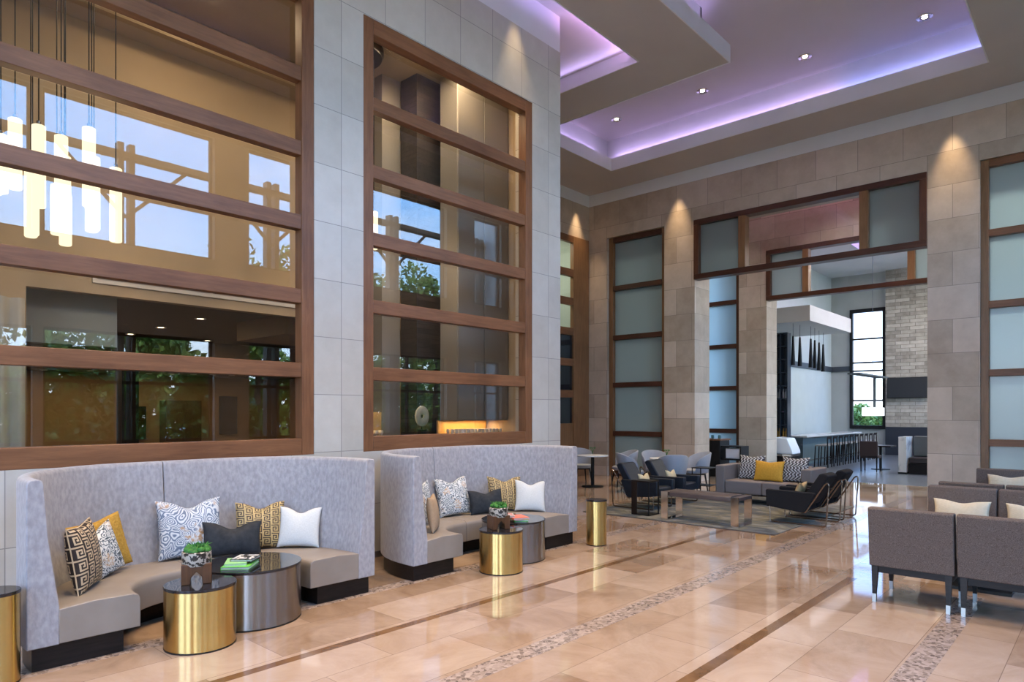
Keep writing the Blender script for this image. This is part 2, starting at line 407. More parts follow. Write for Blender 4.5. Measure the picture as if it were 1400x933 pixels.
t = thing('timber_cupboard','tall brown cupboard against the far lounge wall between the screen and the framed panel','cabinet',(9.3,23.65,0))
MB().box(-.58,.58,-.28,.28,0,2.15).build('carcass', wood('cupboard',(.05,.03,.015),(.09,.055,.028),'z'), t, bevel=.01)
for k in (-.29,.29): MB().box(k-.27,k+.27,-.30,-.28,.1,2.08).build('door', wood('cupboard_door%d'%(k>0),(.055,.034,.017),(.095,.06,.03),'z'), t)
t = thing('dark_column','dark square column in the lounge beyond the tan wall opening','column',(6.15,19.0,0))
MB().box(-.2,.2,-.2,.2,0,3.0).build('shaft', BLACK, t); MB().box(-.23,.23,-.23,.23,0,.15).build('base', ESPR, t)
struct('trim_7', MB().box(5.9,8.0,10.6,12.4,3.1,3.45), OCHRP)
struct('trim_8', MB().box(2.05,3.2,10.3,10.6,2.65,3.45), simple('pale_bulkhead',(.34,.36,.33),.6,c2=(.30,.32,.29),scale=2))
# linear air grille on the tan wall
t = thing('air_grille','long pale slatted air grille above the opening in the tan wall','vent',(0,0,0))
MB().box(2.75,7.4,9.76,9.8,3.42,3.47).box(2.75,7.4,9.76,9.8,3.68,3.73).box(2.75,2.8,9.76,9.8,3.47,3.68).box(4.25,4.3,9.76,9.8,3.47,3.68).box(5.75,5.8,9.76,9.8,3.47,3.68).box(7.35,7.4,9.76,9.8,3.47,3.68).build('frame', CREAM, t)
g = MB()
for i in range(14): g.box(2.8,7.35,9.775,9.79,3.475+i*.0148,3.482+i*.0148)
g.build('slats', simple('slat_grey',(.38,.37,.34),.5), t)
# downlights of the lounge
LDL = [(5.2,12.35),(5.2,14.2),(5.2,15.9),(6.9,16.0),(6.83,14.1),(3.6,12.35),(3.6,14.2),(7.5,12.9),(5.3,23.3),(6.4,22.9),(7.55,22.6),(8.1,23.1),(8.7,22.9),(9.25,22.5),(9.75,22.2),(10.3,22.0),(3.0,23.0)]
first = None
def mk_down(label, group, z):
    t = thing('downlight', label, 'ceiling light', (0,0,z), 0, group)
    MB().lathe([(.055,-.002),(.095,-.012),(.10,-.004),(.10,0)], n=24, cap=False).build('trim_ring', WHITE, t, smooth=True)
    MB().lathe([(.0,-.003),(.058,-.003)], n=20, cap=False).build('lamp', LAMP, t)
    return t
for i,(x,y) in enumerate(LDL):
    if first is None: first = mk_down('small glowing downlight in the dark lounge ceiling behind the glass','lounge downlights',3.45); o = first; o.location = (x,y,3.45 if y<16.5 else 3.0)
    else: o = dup(first, (x,y,3.45 if y<16.5 else 3.0))
# back bar seen through window 2
struct('wall_brick_column', MB().box(6.81,7.75,8.2,8.6,0,7.1), BRICK)
struct('wall_grey_pier', MB().box(6.45,6.81,8.62,9.0,0,7.1), GREYP)
t = thing('hanging_cabinet','tall grey cabinet hanging over the lit back bar','cabinet',(0,0,0))
MB().box(7.12,8.28,7.6,8.0,1.62,7.08).build('carcass', GREYP, t, bevel=.01)
MB().box(7.13,7.69,7.585,7.6,1.64,7.05).build('door', GREYP, t, bevel=.004); MB().box(7.71,8.27,7.585,7.6,1.64,7.05).build('door', GREYP, t, bevel=.004)
t = thing('back_bar_counter','back bar ledge under the grey cabinet, holding rows of glasses','counter',(0,0,0))
MB().box(5.1,8.28,7.55,8.15,1.28,1.33).build('top', ESPR, t); MB().box(5.15,8.25,7.62,8.1,0,1.28).build('base', BROWNP, t)
tag(MB().box(7.15,8.25,8.08,8.12,1.331,1.62).build('tiled_splashback', simple('amber_tile',(.55,.33,.12),.3,c2=(.45,.26,.09),scale=9), bevel=.003),'amber tiled splashback lit behind the rows of glasses','splashback')
t = thing('glass_shelf_unit','low amber backed shelf of glasses at the left of the back bar','shelf',(0,0,0))
MB().box(5.05,6.2,8.3,8.36,1.33,1.75).build('back_panel', simple('amber_tile_b',(.50,.33,.15),.35,c2=(.40,.26,.11),scale=9), t)
MB().box(5.05,6.2,8.16,8.36,1.28,1.33).build('shelf', ESPR, t); MB().box(5.08,6.17,8.2,8.34,0,1.28).build('base', BROWNP, t)
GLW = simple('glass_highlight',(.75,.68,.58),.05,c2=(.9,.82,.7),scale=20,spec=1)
def mk_glass():
    prof = [(.028,0),(.028,.003),(.004,.006),(.004,.07),(.02,.085),(.030,.11),(.027,.15)]
    return MB().lathe(prof, n=14, cap=False).build('wine_glass', GLW, smooth=True)
gl = mk_glass(); tag(gl,'stemmed glass upright in the row on the back bar ledge','glass','glasses under the grey cabinet')
gl.location = (7.2,7.7,1.33)
k = 0
for yy in (7.7,7.8,7.9):
    for i in range(13):
        if k: o = gl.copy(); COL.objects.link(o); o.location = (7.2+i*.083,yy,1.33)
        k += 1
for i in range(24):
    o = gl.copy(); COL.objects.link(o); o.location = (5.08+(i%12)*.095, 8.2+.06*(i//12), 1.33); o['group'] = 'glasses on the amber shelf'; o['label'] = 'stemmed glass on the low amber backed shelf behind the second window'
# ring sculpture
t = thing('ring_sculpture','pale stone disc sculpture with a hole, in front of the dark brick','sculpture',(6.62,7.85,1.33))
d = MB()
rings = []
for i in range(28):
    a = 2*PI*i/28; R1, R2 = .155, .035
    ca, sa = math.cos(a), math.sin(a)
    pr = [(R2,-.015),(R2+.03,-.03),(R1-.03,-.03),(R1,-.01),(R1,.01),(R1-.03,.03),(R2+.03,.03),(R2,.015)]
    rings.append([(r*ca*.85, w, .36+r*sa) for r,w in pr])
b0 = len(d.v)
for r in rings: d.v += r
for i in range(28):
    j = (i+1)%28
    for q in range(8):
        w = (q+1)%8; d.f.append((i*8+q, j*8+q, j*8+w, i*8+w)); d.m.append(0)
d.build('disc', simple('pale_stone',(.62,.57,.48),.6,c2=(.52,.48,.40),scale=12), t, smooth=True)
MB().box(-.06,.06,-.04,.04,0,.16).box(-.01,.01,-.01,.01,.16,.22).build('stand', BLACK, t)
o = thing('pepper_mill','small white bottle leaning on the back bar beside the brick','bottle',(7.25,7.62,1.33))
MB().lathe([(.03,0),(.03,.10),(.015,.13),(.015,.16)],n=16).build('body', WHITE, o, smooth=True)

# pendant clusters
def cluster(cx, cy, n, zs, label, seed, cz=7.1, R=.6):
    rnd = random.Random(seed)
    t = thing('pendant_cluster', label, 'pendant lamp', (cx,cy,0))
    MB().lathe([(.0,cz-.12),(R*.85,cz-.12),(R*.9,cz-.06),(R*.9,cz)],n=36,cap=False).build('canopy', BLACK, t, smooth=True)
    for i in range(n):
        a = 2.399*i; r = R*.78*math.sqrt((i+.5)/n); x, y = r*math.cos(a), r*math.sin(a)
        z = zs + rnd.uniform(-.22,.28); L = rnd.choice([.55,.7,.8])
        MB().tube([(x,y,z+L+.03),(x,y,cz-.1)], .006, 6).build('cord', BLACK, t)
        tb = MB().lathe([(.05,z),(.06,z+.01),(.06,z+L),(.045,z+L+.01)],cx=x,cy=y,n=18).build('glass_tube', TUBEM, t, smooth=True)
        MB().lathe([(.02,z+L+.011),(.02,z+L+.05)],cx=x,cy=y,n=10).build('cap', BRONZE, tb)
    return t
cluster(1.95,8.25,14,3.75,'cluster of glowing glass tubes on black cords behind the first window',3,R=.75)
cluster(5.72,8.35,9,4.0,'cluster of glowing tubes on cords seen at the edge of the second window',5,R=.5)
# pleated sheet built in place of the facade curtain's reflection in the glass
def curtain(name, x0, x1, y, z0, z1, mat, label):
    mb = MB(); n = int((x1-x0)/.02)
    pts = []
    for i in range(n+1):
        x = x0+(x1-x0)*i/n; yy = y+.035*math.sin(x*38)+.02*math.sin(x*17+1)
        pts.append((x,yy))
    for i in range(n):
        a, b = pts[i], pts[i+1]
        mb.quad((a[0],a[1],z0),(b[0],b[1],z0),(b[0],b[1],z1),(a[0],a[1],z1))
    return tag(mb.build(name, mat, smooth=60, fix=False), label, 'curtain')
def sheer_mat():
    m, nt, out = newmat('sheer')
    t = N(nt,'ShaderNodeBsdfTransparent'); d = N(nt,'ShaderNodeBsdfTranslucent'); d.inputs[0].default_value = (.75,.72,.64,1)
    d2 = N(nt,'ShaderNodeBsdfDiffuse'); d2.inputs[0].default_value = (.75,.72,.64,1)
    a = N(nt,'ShaderNodeMixShader'); a.inputs[0].default_value = .5; nt.links.new(d.outputs[0],a.inputs[1]); nt.links.new(d2.outputs[0],a.inputs[2])
    mx = N(nt,'ShaderNodeMixShader'); mx.inputs[0].default_value = .35; nt.links.new(t.outputs[0],mx.inputs[1]); nt.links.new(a.outputs[0],mx.inputs[2])
    nt.links.new(mx.outputs[0], out.inputs[0]); return m
curtain('curtain_reflection', -1.5, 2.0, 9.6, .05, 3.1, simple('linen',(.52,.50,.44),.8), 'pale pleated sheet for a mirrored curtain, on the tan wall left of the opening')

# ------------------------------------------------------------------ back wall
BX = 15.45
DOOR = (2.83,7.85)
bw = wall_with_holes(MB(),'y',-.7,11.3,BX,16.26,0,7.53,[(.19,1.96,0,6.56),(DOOR[0],DOOR[1],0,6.54),(8.70,10.47,0,6.56)])
struct('wall_back', bw, TAN)
struct('wall_back_upper', MB().box(BX+.005,16.26,-.7,11.3,7.53,8.9), WHITE)
struct('wall_side_alcove', wall_with_holes(MB(),'x',8.45,15.45,11.08,11.3,0,7.53,[(12.3,15.37,0,6.56)]), TAN)
struct('wall_side_upper', MB().box(8.45,15.46,11.08,11.3,7.53,8.9), WHITE)

def back_window(name, y0, y1, x, z1, mats, frost=True):
    e = empty_struct(name); st = .13
    MB().box(x,x+.22,y0,y0+st,0,z1).box(x,x+.22,y1-st,y1,0,z1).build('side_frame', mats[0], e, bevel=.006)
    MB().box(x,x+.22,y0+st,y1-st,z1-.14,z1).box(x,x+.22,y0+st,y1-st,0,.14).build('head_and_sill', mats[1], e, bevel=.006)
    zz = [1.17,2.50,3.80,5.16]
    for z in zz: MB().box(x-.015,x+.2,y0+st,y1-st,z-.065,z+.065).build('rail', mats[1], e, bevel=.005)
    p = MB(); prev = .14
    for z in zz+[z1-.075]:
        p.box(x+.12,x+.135,y0+st,y1-st,prev,z-.065); prev = z+.065
    p.build('pane', FROST, e)
back_window('window_4', 8.70,10.47,BX+.10,6.56,(OWZ,DWY))
back_window('window_5', .19,1.96,BX+.06,6.56,(OWZ,WY))
back_window('window_6', 8.60,10.30,19.9,6.56,(DWZ,DWY))
back_window('window_7', .19,1.96,19.9,6.56,(DWZ,DWY))

def transom(name, x, y0, y1, z0, z1, s0, s1):
    e = empty_struct(name); st = .13; d = .26
    MB().box(x,x+d,y0,y1,z1-st,z1).box(x,x+d,y0,y1,z0,z0+st).build('long_rail', DWY, e, bevel=.006)
    MB().box(x,x+d,y0,y0+st,z0+st,z1-st).box(x,x+d,y1-st,y1,z0+st,z1-st).build('end_stile', DWZ, e, bevel=.006)
    for s in (s0,s1): MB().box(x,x+d-.03,s-.085,s+.085,z0+st,z1-st).build('stile', OWZ, e, bevel=.005)
    MB().box(x+.13,x+.145,y0+st,s0-.085,z0+st,z1-st).build('frosted_pane', FROST, e)
    MB().box(x+.13,x+.145,s1+.085,y1-st,z0+st,z1-st).build('frosted_pane', FROST, e)
    MB().box(x+.13,x+.138,s0+.085,s1-.085,z0+st,z1-st).build('clear_pane', THINGLASS, e)
transom('door_1', BX-.06, DOOR[0], DOOR[1], 5.06, 6.54, 3.98, 6.62)
transom('door_2', 19.74, 2.83, 7.75, 5.06, 6.54, 3.98, 6.62)

# second wall and vestibule
VW = stone('limestone_second', (.36,.31,.26), (.52,.47,.41), (.25,.21,.18), .66, .66, off=.5, rough=.4, cvar=.35)
struct('wall_vestibule', wall_with_holes(MB(),'y',-.7,11.3,19.8,20.6,0,8.6,[(.19,1.96,0,6.56),(2.83,7.75,0,6.54),(8.60,10.30,0,6.56)]), TAN)
struct('wall_vestibule_side', MB().box(16.26,19.8,11.1,11.3,0,8.6), CREAM)
struct('wall_sun_block', MB().box(-4.2,8.5,11.08,11.3,7.0,8.9).box(-4.25,-4.1,6.6,15.5,0,8.9).box(-4.2,13.2,24.2,24.3,0,3.6).box(-4.2,8.5,11.3,16.6,3.55,3.6), CREAM)  # added unseen walls, shaped to keep the sun from leaking indoors
struct('ceiling_vestibule', MB().box(16.26,19.8,-.7,11.3,8.5,8.6), WHITE)

# wood panelled screen in the alcove (side wall)
e = empty_struct('window_8'); X0,X1 = 12.3,15.37
MB().box(14.66,X1,11.02,11.14,0,6.56).box(X0,X0+.15,11.02,11.14,0,6.56).build('side_frame', OWZ, e, bevel=.005)
MB().box(X0,14.66,11.03,11.14,6.38,6.56).build('head_rail', WX, e)
MB().box(X0+.15,14.66,11.04,11.14,0,1.45).build('base_panel', OWZ, e, bevel=.004)
zt = [2.32,3.18,4.02,4.84,5.62]
for z in zt: MB().box(X0+.15,14.66,11.03,11.13,z-.17,z+.03).build('rail', WX, e, bevel=.004)
p = MB().box(X0+.15,14.66,11.085,11.09,4.05,6.38); p.build('pane', THINGLASS, e)
MB().box(X0+.15,14.66,11.085,11.10,1.45,3.90).build('dark_pane', GLASSTOP, e)
# room past the panelled screen
struct('wall_alcove_beyond', MB().box(11,17,13.5,13.6,0,7.2).box(11,11.1,11.3,13.5,0,7.2).box(15.6,15.7,11.3,13.5,0,7.2), simple('sage_paint',(.50,.55,.48),.7,c2=(.46,.51,.44),scale=2))
struct('ceiling_alcove_beyond', MB().box(11,17,11.3,13.6,7.2,7.3), CREAM)

# ------------------------------------------------------------------ ceiling
Z0, ZL, ZU = 7.85, 8.11, 8.78
c = MB()
c.box(-4,BX,-.7,1.67,Z0,ZL)
c.box(14.2,BX,1.67,11.08,Z0,ZL)
c.box(11.17,14.2,9.5,11.08,Z0,ZL)
c.box(10.1,11.17,5.03,11.08,Z0,ZL)
c.box(-4,10.1,5.03,6.17,Z0,ZL)
c.box(-4,-2,1.67,5.03,Z0,ZL)
c.box(8.49,10.1,9.5,11.08,Z0,ZL)
struct('ceiling', c, PAINT)
struct('ceiling_recess', MB().box(-4,10.1,6.17,9.5,ZL,ZL+.05), WHITE)
# bright fascia lips (2 cm thick boards on the coffer edges)
l = MB(); T=.02
l.box(-2,14.2,1.67,1.67+T,Z0-.01,ZL+.04)              # near side lip (faces +Y)
l.box(14.2-T,14.2,1.67,9.5,Z0-.01,ZL+.04)             # far lip
l.box(11.17,14.2,9.5-T,9.5,Z0-.01,ZL+.04)
l.box(11.17,11.17+T,5.03,9.5,Z0-.01,ZL+.04)
l.box(-2,11.17+T,5.03-T,5.03,Z0-.01,ZL+.04)
l.box(-2,-2+T,1.67,5.03,Z0-.01,ZL+.04)
l.box(10.1-T,10.1,6.17,9.5,Z0-.01,ZL)
l.box(8.49,10.1,9.5-T,9.5,Z0-.01,ZL)
l.box(-4,10.1,6.17,6.17+T,Z0-.01,ZL)
struct('trim_9', l, WHITE)
g = .34
w = MB()                                              # cove walls above the ledges
w.box(-2-g,14.2+g,1.67-g-.05,1.67-g,ZL,ZU)
w.box(14.2+g,14.2+g+.05,1.67-g,9.5+g,ZL,ZU)
w.box(11.17-g,14.2+g,9.5+g,9.5+g+.05,ZL,ZU)
w.box(11.17-g-.05,11.17-g,5.03+g,9.5+g,ZL,ZU)
w.box(-2-g,11.17-g,5.03+g,5.03+g+.05,ZL,ZU)
w.box(-2-g-.05,-2-g,1.67-g,5.03+g,ZL,ZU)
struct('ceiling_cove', w, WHITE)
struct('ceiling_upper', MB().box(-4.2,16.3,-.9,11.3,ZU,ZU+.1), simple('upper_paint',(.60,.57,.56),.6,c2=(.63,.60,.59),scale=1.2))

# downlights in the upper coffer
first = None
def big_down(label, z, grp):
    t = thing('recessed_spotlight', label, 'ceiling light', (0,0,z), 0, grp)
    MB().lathe([(.075,-.004),(.115,-.016),(.13,-.006),(.13,0)], n=32, cap=False).build('trim_ring', CHROME, t, smooth=True)
    MB().lathe([(.0,-.002),(.045,-.002)], n=20, cap=False).build('lamp', LAMPW, t)
    MB().lathe([(.045,-.002),(.078,-.006)], n=24, cap=False).build('reflector', BRONZE, t, smooth=True)
    return t
SP = [(13.75,2.56,'recessed spotlight nearest the blue lit corner of the coffer'),(13.70,4.6,'recessed spotlight second from the blue lit corner of the coffer'),
      (13.65,6.75,'recessed spotlight third from the blue lit corner of the coffer'),(13.58,8.93,'recessed spotlight at the far corner of the coffer, furthest from the blue glow')]
for i,(x,y,lb) in enumerate(SP):
    if first is None: first = big_down(lb, ZU, None); o = first; o.location = (x,y,ZU)
    else: o = dup(first,(x,y,ZU),label=lb)

# ------------------------------------------------------------------ facade on the garden side (seen only in reflections)
UP = [(-3.4,-.2),(.5,3.08),(3.24,6.31),(7.07,9.6),(10.3,12.96),(14.07,15.25)]
fac = MB()
def facade(mb, x0, x1, yy0, yy1, bays, ztop=8.9, up=(5.0,7.62), lo=(.12,3.3)):
    cur = x0
    for (a,b) in bays:
        mb.box(cur,a,yy0,yy1,0,ztop)
        mb.box(a,b,yy0,yy1,0,lo[0]); mb.box(a,b,yy0,yy1,lo[1],up[0]); mb.box(a,b,yy0,yy1,up[1],ztop)
        cur = b
    mb.box(cur,x1,yy0,yy1,0,ztop)
facade(fac,-4,16.3,-1.0,-.7,UP)
struct('wall_front', fac, simple('facade_cream',(.52,.46,.38),.6,c2=(.47,.42,.345),scale=2))
for i,(a,b) in enumerate(UP):
    e = empty_struct('window_%d'%(20+i))
    f = MB()
    for (z0,z1) in ((.12,3.3),(5.0,7.62)):
        f.box(a,a+.05,-.9,-.82,z0,z1).box(b-.05,b,-.9,-.82,z0,z1).box(a,b,-.9,-.82,z1-.05,z1).box(a,b,-.9,-.82,z0,z0+.05)
        if z0 < 1: f.box((a+b)/2-.03,(a+b)/2+.03,-.9,-.82,z0,z1); f.box(a,b,-.9,-.82,1.15,1.21); f.box(a,b,-.9,-.82,2.3,2.36)
    f.build('frame', simple('facade_frame',(.05,.035,.025),.5), e)
    p = MB()
    for (z0,z1) in ((.12,3.3),(5.0,7.62)): p.box(a+.05,b-.05,-.865,-.86,z0+.05,z1-.05)
    p.build('pane', clear_glass('facade_glass',.6), e)
SHEER = sheer_mat()
# end wall behind the camera
struct('wall_behind', wall_with_holes(MB(),'y',-.7,6.65,-4.1,-4,0,8.9,[(.6,2.6,.1,6.4),(3.2,5.2,.1,6.4)]), LIME)
e = empty_struct('window_19')
f = MB()
for a,b in ((.6,2.6),(3.2,5.2)):
    f.box(-4.08,-4.02,a,a+.06,.1,6.4).box(-4.08,-4.02,b-.06,b,.1,6.4)
    for z in (.1,1.4,2.7,4.0,5.3,6.34): f.box(-4.08,-4.02,a,b,z,z+.06)
f.build('frame', DWZ, e)
# steel canopy outside
t = thing('steel_canopy','brown steel canopy frame with braces outside the garden windows','canopy',(0,0,0))
STL = simple('brown_steel',(.20,.15,.10),.5,c2=(.17,.125,.085),scale=5)
MB().box(-6,20,-2.6,-2.4,7.28,7.42).build('beam', STL, t)
for x in (1.75,5.15,8.55,12.4,16.0):
    MB().box(x-.17,x-.05,-2.6,-2.4,0,7.6).box(x+.05,x+.17,-2.6,-2.4,0,7.6).build('post', STL, t)
    MB().tube([(x,-2.48,6.0),(x-1.3,-2.48,7.3)],.045,6).build('brace', STL, t); MB().tube([(x,-2.48,6.0),(x+1.3,-2.48,7.3)],.045,6).build('brace', STL, t)

# bar room shell
struct('wall_bar_left', MB().box(20.6,31.2,9.3,9.45,0,8.6), simple('bar_wall',(.62,.66,.64),.6,c2=(.58,.62,.60),scale=2))
struct('wall_bar_far', wall_with_holes(MB(),'y',-3.2,9.3,31.0,31.2,0,8.6,[(7.22,8.46,1.12,6.05)]), simple('bar_wall_far',(.42,.44,.42),.6,c2=(.39,.41,.39),scale=2))
struct('wall_bar_stone', MB().box(30.75,31.0,2.0,7.12,1.15,8.6), LEDGE)
struct('trim_10', MB().box(30.72,31.0,2.0,7.12,0,1.15), simple('dark_blue_wainscot',(.018,.022,.034),.4))
struct('trim_11', MB().box(20.7,31.0,9.25,9.3,3.5,3.72).box(30.94,31.0,8.5,9.3,3.5,3.72), simple('slate_band',(.05,.06,.075),.5))
br = MB(); facade(br,16.26,31.2,-3.4,-3.2,[(17.0,19.6),(20.9,24.2),(24.6,27.8),(28.2,30.8)],ztop=8.7,up=(4.5,7.8),lo=(.1,4.2))
struct('wall_bar_front', br, CREAM)
struct('wall_bar_return', MB().box(16.26,16.4,-3.2,-.7,0,8.7), CREAM)
ceil_bar = MB().box(20.6,31.2,-3.2,9.45,7.6,7.7)
struct('ceiling_bar', MB().box(20.6,31.2,-3.2,4.9,7.6,7.7).box(20.6,31.2,6.9,9.45,7.6,7.7).box(20.6,23.4,4.9,6.9,7.6,7.7).box(26.6,31.2,4.9,6.9,7.6,7.7).box(20.6,31.2,-3.2,9.45,8.2,8.3).box(23.35,23.4,4.9,6.9,7.7,8.2).box(26.6,26.65,4.9,6.9,7.7,8.2).box(23.4,26.6,6.9,6.95,7.7,8.2), WHITE)
struct('ceiling_bar_porch', MB().box(16.26,20.6,-3.2,-.7,8.5,8.6), WHITE)
struct('ceiling_bar_soffit', MB().box(22.2,26.6,7.3,9.3,4.68,5.18), CREAM)
# tall window of the bar
e = empty_struct('window_9')
fr = MB().box(30.9,31.05,7.15,7.27,1.05,6.12).box(30.9,31.05,8.41,8.53,1.05,6.12).box(30.9,31.05,7.27,8.41,1.05,1.2).box(30.9,31.05,7.27,8.41,5.97,6.12)
for z in (2.25,3.5,3.85,4.85): fr.box(30.93,31.02,7.27,8.41,z-.035,z+.035)
fr.build('frame', BLACK, e)
MB().box(30.97,30.98,7.27,8.41,1.2,5.97).build('pane', clear_glass('bar_glass',.6,(.62,.62,.65)), e)

# ------------------------------------------------------------------ curved banquettes
def u_path(n=64, inset=0.0):
    """outer plan line of the booth, from front left, round the back, to front right, moved inward by inset"""
    P = []; W=1.4; D=1.27; rx=1.0; ry=1.12
    a = [(-W,0),(-W,D-ry)]
    for i in range(1,25):
        t = PI/2*i/24; a.append((-W+rx-rx*math.cos(t), D-ry+ry*math.sin(t)))
    a += [(-.2,D),(0,D)]
    pts = a + [(-x,y) for x,y in reversed(a[:-1])]
    # inset by normals
    q = []
    for i,p in enumerate(pts):
        p0 = pts[max(0,i-1)]; p1 = pts[min(len(pts)-1,i+1)]
        tx,ty = p1[0]-p0[0], p1[1]-p0[1]; L = math.hypot(tx,ty) or 1
        q.append((p[0]+inset*ty/L, p[1]-inset*tx/L))
    # resample by arclength
    L = [0]
    for i in range(1,len(q)): L.append(L[-1]+math.dist(q[i-1],q[i]))
    out = []
    for k in range(n+1):
        s = L[-1]*k/n; j = 1
        while j < len(L)-1 and L[j] < s: j += 1
        t = (s-L[j-1])/(L[j]-L[j-1]); out.append((q[j-1][0]+(q[j][0]-q[j-1][0])*t, q[j-1][1]+(q[j][1]-q[j-1][1])*t))
    return out
NB = 72
def seat_front(k, n=NB, a=.70, d=.56):
    ph = PI*(1-k/n); cc, ss = math.cos(ph), math.sin(ph)
    return (a*math.copysign(abs(cc)**.75,cc), d*abs(ss)**.75)
def banquette(cx, y0, label):
    t = thing('curved_banquette', label, 'banquette', (cx,y0,0), 0, None)
    prof = [(0.0,.165),(0.0,1.26),(.006,1.285),(.022,1.298),(.075,1.298),(.092,1.285),(.10,1.26),(.125,.90),(.165,.60),(.19,.42),(.19,.165)]
    paths = {a: u_path(NB,a) for a in set(p[0] for p in prof)}
    rings = [[(paths[a][k][0],paths[a][k][1],z) for a,z in prof] for k in range(NB+1)]
    cut = next(k for k in range(NB+1) if paths[.19][k][0] > -.15)
    MB().loft(rings[:cut+1]).build('backrest', VELVET, t, smooth=35, bevel=.008)
    MB().loft([[(p[0]+.008,p[1],p[2]) for p in rings[cut]]]+rings[cut+1:]).build('backrest', VELVET, t, smooth=35, bevel=.008)
    bp = u_path(NB,.185)
    sr = []
    for k in range(NB+1):
        B = Vector(bp[k]); F = Vector(seat_front(k)); d = (F-B).normalized()
        def q(o,z): v = F-d*o; return (v.x,v.y,z)
        sr.append([(B.x,B.y,.17),(B.x,B.y,.405),q(.30,.425),q(.05,.42),q(.018,.410),q(.003,.39),q(0,.36),q(0,.17)])
    MB().loft(sr[:cut+1]).build('seat', LEATHER, t, smooth=35, bevel=.006)
    MB().loft([[(p[0]+.005,p[1],p[2]) for p in sr[cut]]]+sr[cut+1:]).build('seat', LEATHER, t, smooth=35, bevel=.006)
    op = u_path(NB,.04)
    pr = []
    for k in range(NB+1):
        F = Vector(seat_front(k,NB,.80,.68))
        a = (op[k][0], .05+op[k][1]*.95); b = (F.x,.05+F.y)
        pr.append([(a[0],a[1],0),(a[0],a[1],.165),(b[0],b[1],.165),(b[0],b[1],0)])
    MB().loft(pr).build('plinth', ESPR, t, smooth=35)
    return t
banquette(2.52,5.35,'silver velvet curved booth bench at far left under the first window')
banquette(5.80,5.35,'silver velvet curved booth bench further right, under the second window')

# ------------------------------------------------------------------ drum tables
def drum(name, x, y, r, h, mat, label, n=64):
    t = thing(name, label, 'side table', (x,y,0))
    MB().lathe([(r-.01,0),(r,.004),(r,h-.022)],n=n).build('drum', mat, t, smooth=True)
    MB().lathe([(r+.002,h-.022),(r+.004,h-.018),(r+.004,h-.003),(r,h)],n=n).build('table_top', GLASSTOP, t, smooth=30)
    MB().lathe([(r+.001,0),(r+.002,.012)],n=n,cap=False).build('base_ring', BLACK, t)
    return t
drum('drum_table',2.165,5.14,.25,.465,GOLD,'brushed brass drum table with dark top carrying a planter, at the nearer booth')
drum('drum_table',2.735,5.47,.40,.475,STEEL,'wide gunmetal drum table with green books, at the nearer booth')
drum('drum_table',5.39,5.05,.24,.465,GOLD,'brushed brass drum table carrying a planter, at the farther booth')
drum('drum_table',5.97,5.39,.38,.475,STEEL,'gunmetal drum table with orange and red books, at the farther booth')
drum('drum_table',7.31,5.12,.135,.60,GOLD,'slim tall brass drum table right of the farther booth')
drum('drum_table',.955,5.36,.135,.60,GOLD,'slim brass drum table cut by the left edge of the photo')

# ------------------------------------------------------------------ planters
MOSS = simple('moss',(.012,.075,.010),.7,c2=(.04,.20,.02),scale=40)
SPECK = simple('speckled_pot',(.02,.018,.016),.35,c2=(.42,.38,.32),scale=48,detail=1,contrast=(.5,.53))
PWOOD = wood('planter_wood',(.045,.016,.008),(.13,.055,.022),'z',rough=.3,sc=2)
def planter(x,y,z,label):
    t = thing('succulent_planter', label, 'planter', (x,y,z), -.42); t.scale = (1.22,1.22,1.25)
    st = MB()
    st.box(-.085,.085,-.085,-.055,.0,.10).box(-.085,.085,.055,.085,.0,.10)
    arch = [(-.085,0),(-.035,0),(-.03,.045),(0,.075),(.03,.045),(.035,0),(.085,0),(.085,.12),(-.085,.12)]
    st = MB().prism(arch,'y',-.07,.07)
    st.build('wood_stand', PWOOD, t, bevel=.004)
    MB().lathe([(.078,.105),(.085,.12),(.085,.185),(.078,.190),(.072,.182)],n=32).build('pot', SPECK, t, smooth=True)
    m = MB(); rnd = random.Random(x)
    for i in range(26):
        a = rnd.uniform(0,2*PI); r = .062*math.sqrt(rnd.random()); m.ball((r*math.cos(a),r*math.sin(a),.19+rnd.uniform(0,.02)),.024,.024,.02,8,5)
    m.build('moss', MOSS, t, smooth=60)
    m = MB()
    for j in range(3):
        bx,by = ((.035,.01),(-.02,.03),(.01,-.03))[j]
        for i in range(14):
            a = 2.399*i; e_ = .25+.06*i
            dx,dy = math.cos(a),math.sin(a); L=.055-.0015*i
            m.tube([(bx,by,.19),(bx+dx*L*.5*math.cos(e_),by+dy*L*.5*math.cos(e_),.19+L*.6),(bx+dx*L*math.cos(e_),by+dy*L*math.cos(e_),.19+L*(.55+math.sin(e_)*.8))],.007,5,r1=.001)
    m.build('succulent', MOSS, t, smooth=60)
    return t
planter(2.15,5.17,.465,'speckled planter of green succulents on the brass table at the nearer booth')
planter(5.38,5.08,.465,'speckled planter of green succulents on the brass table at the farther booth')

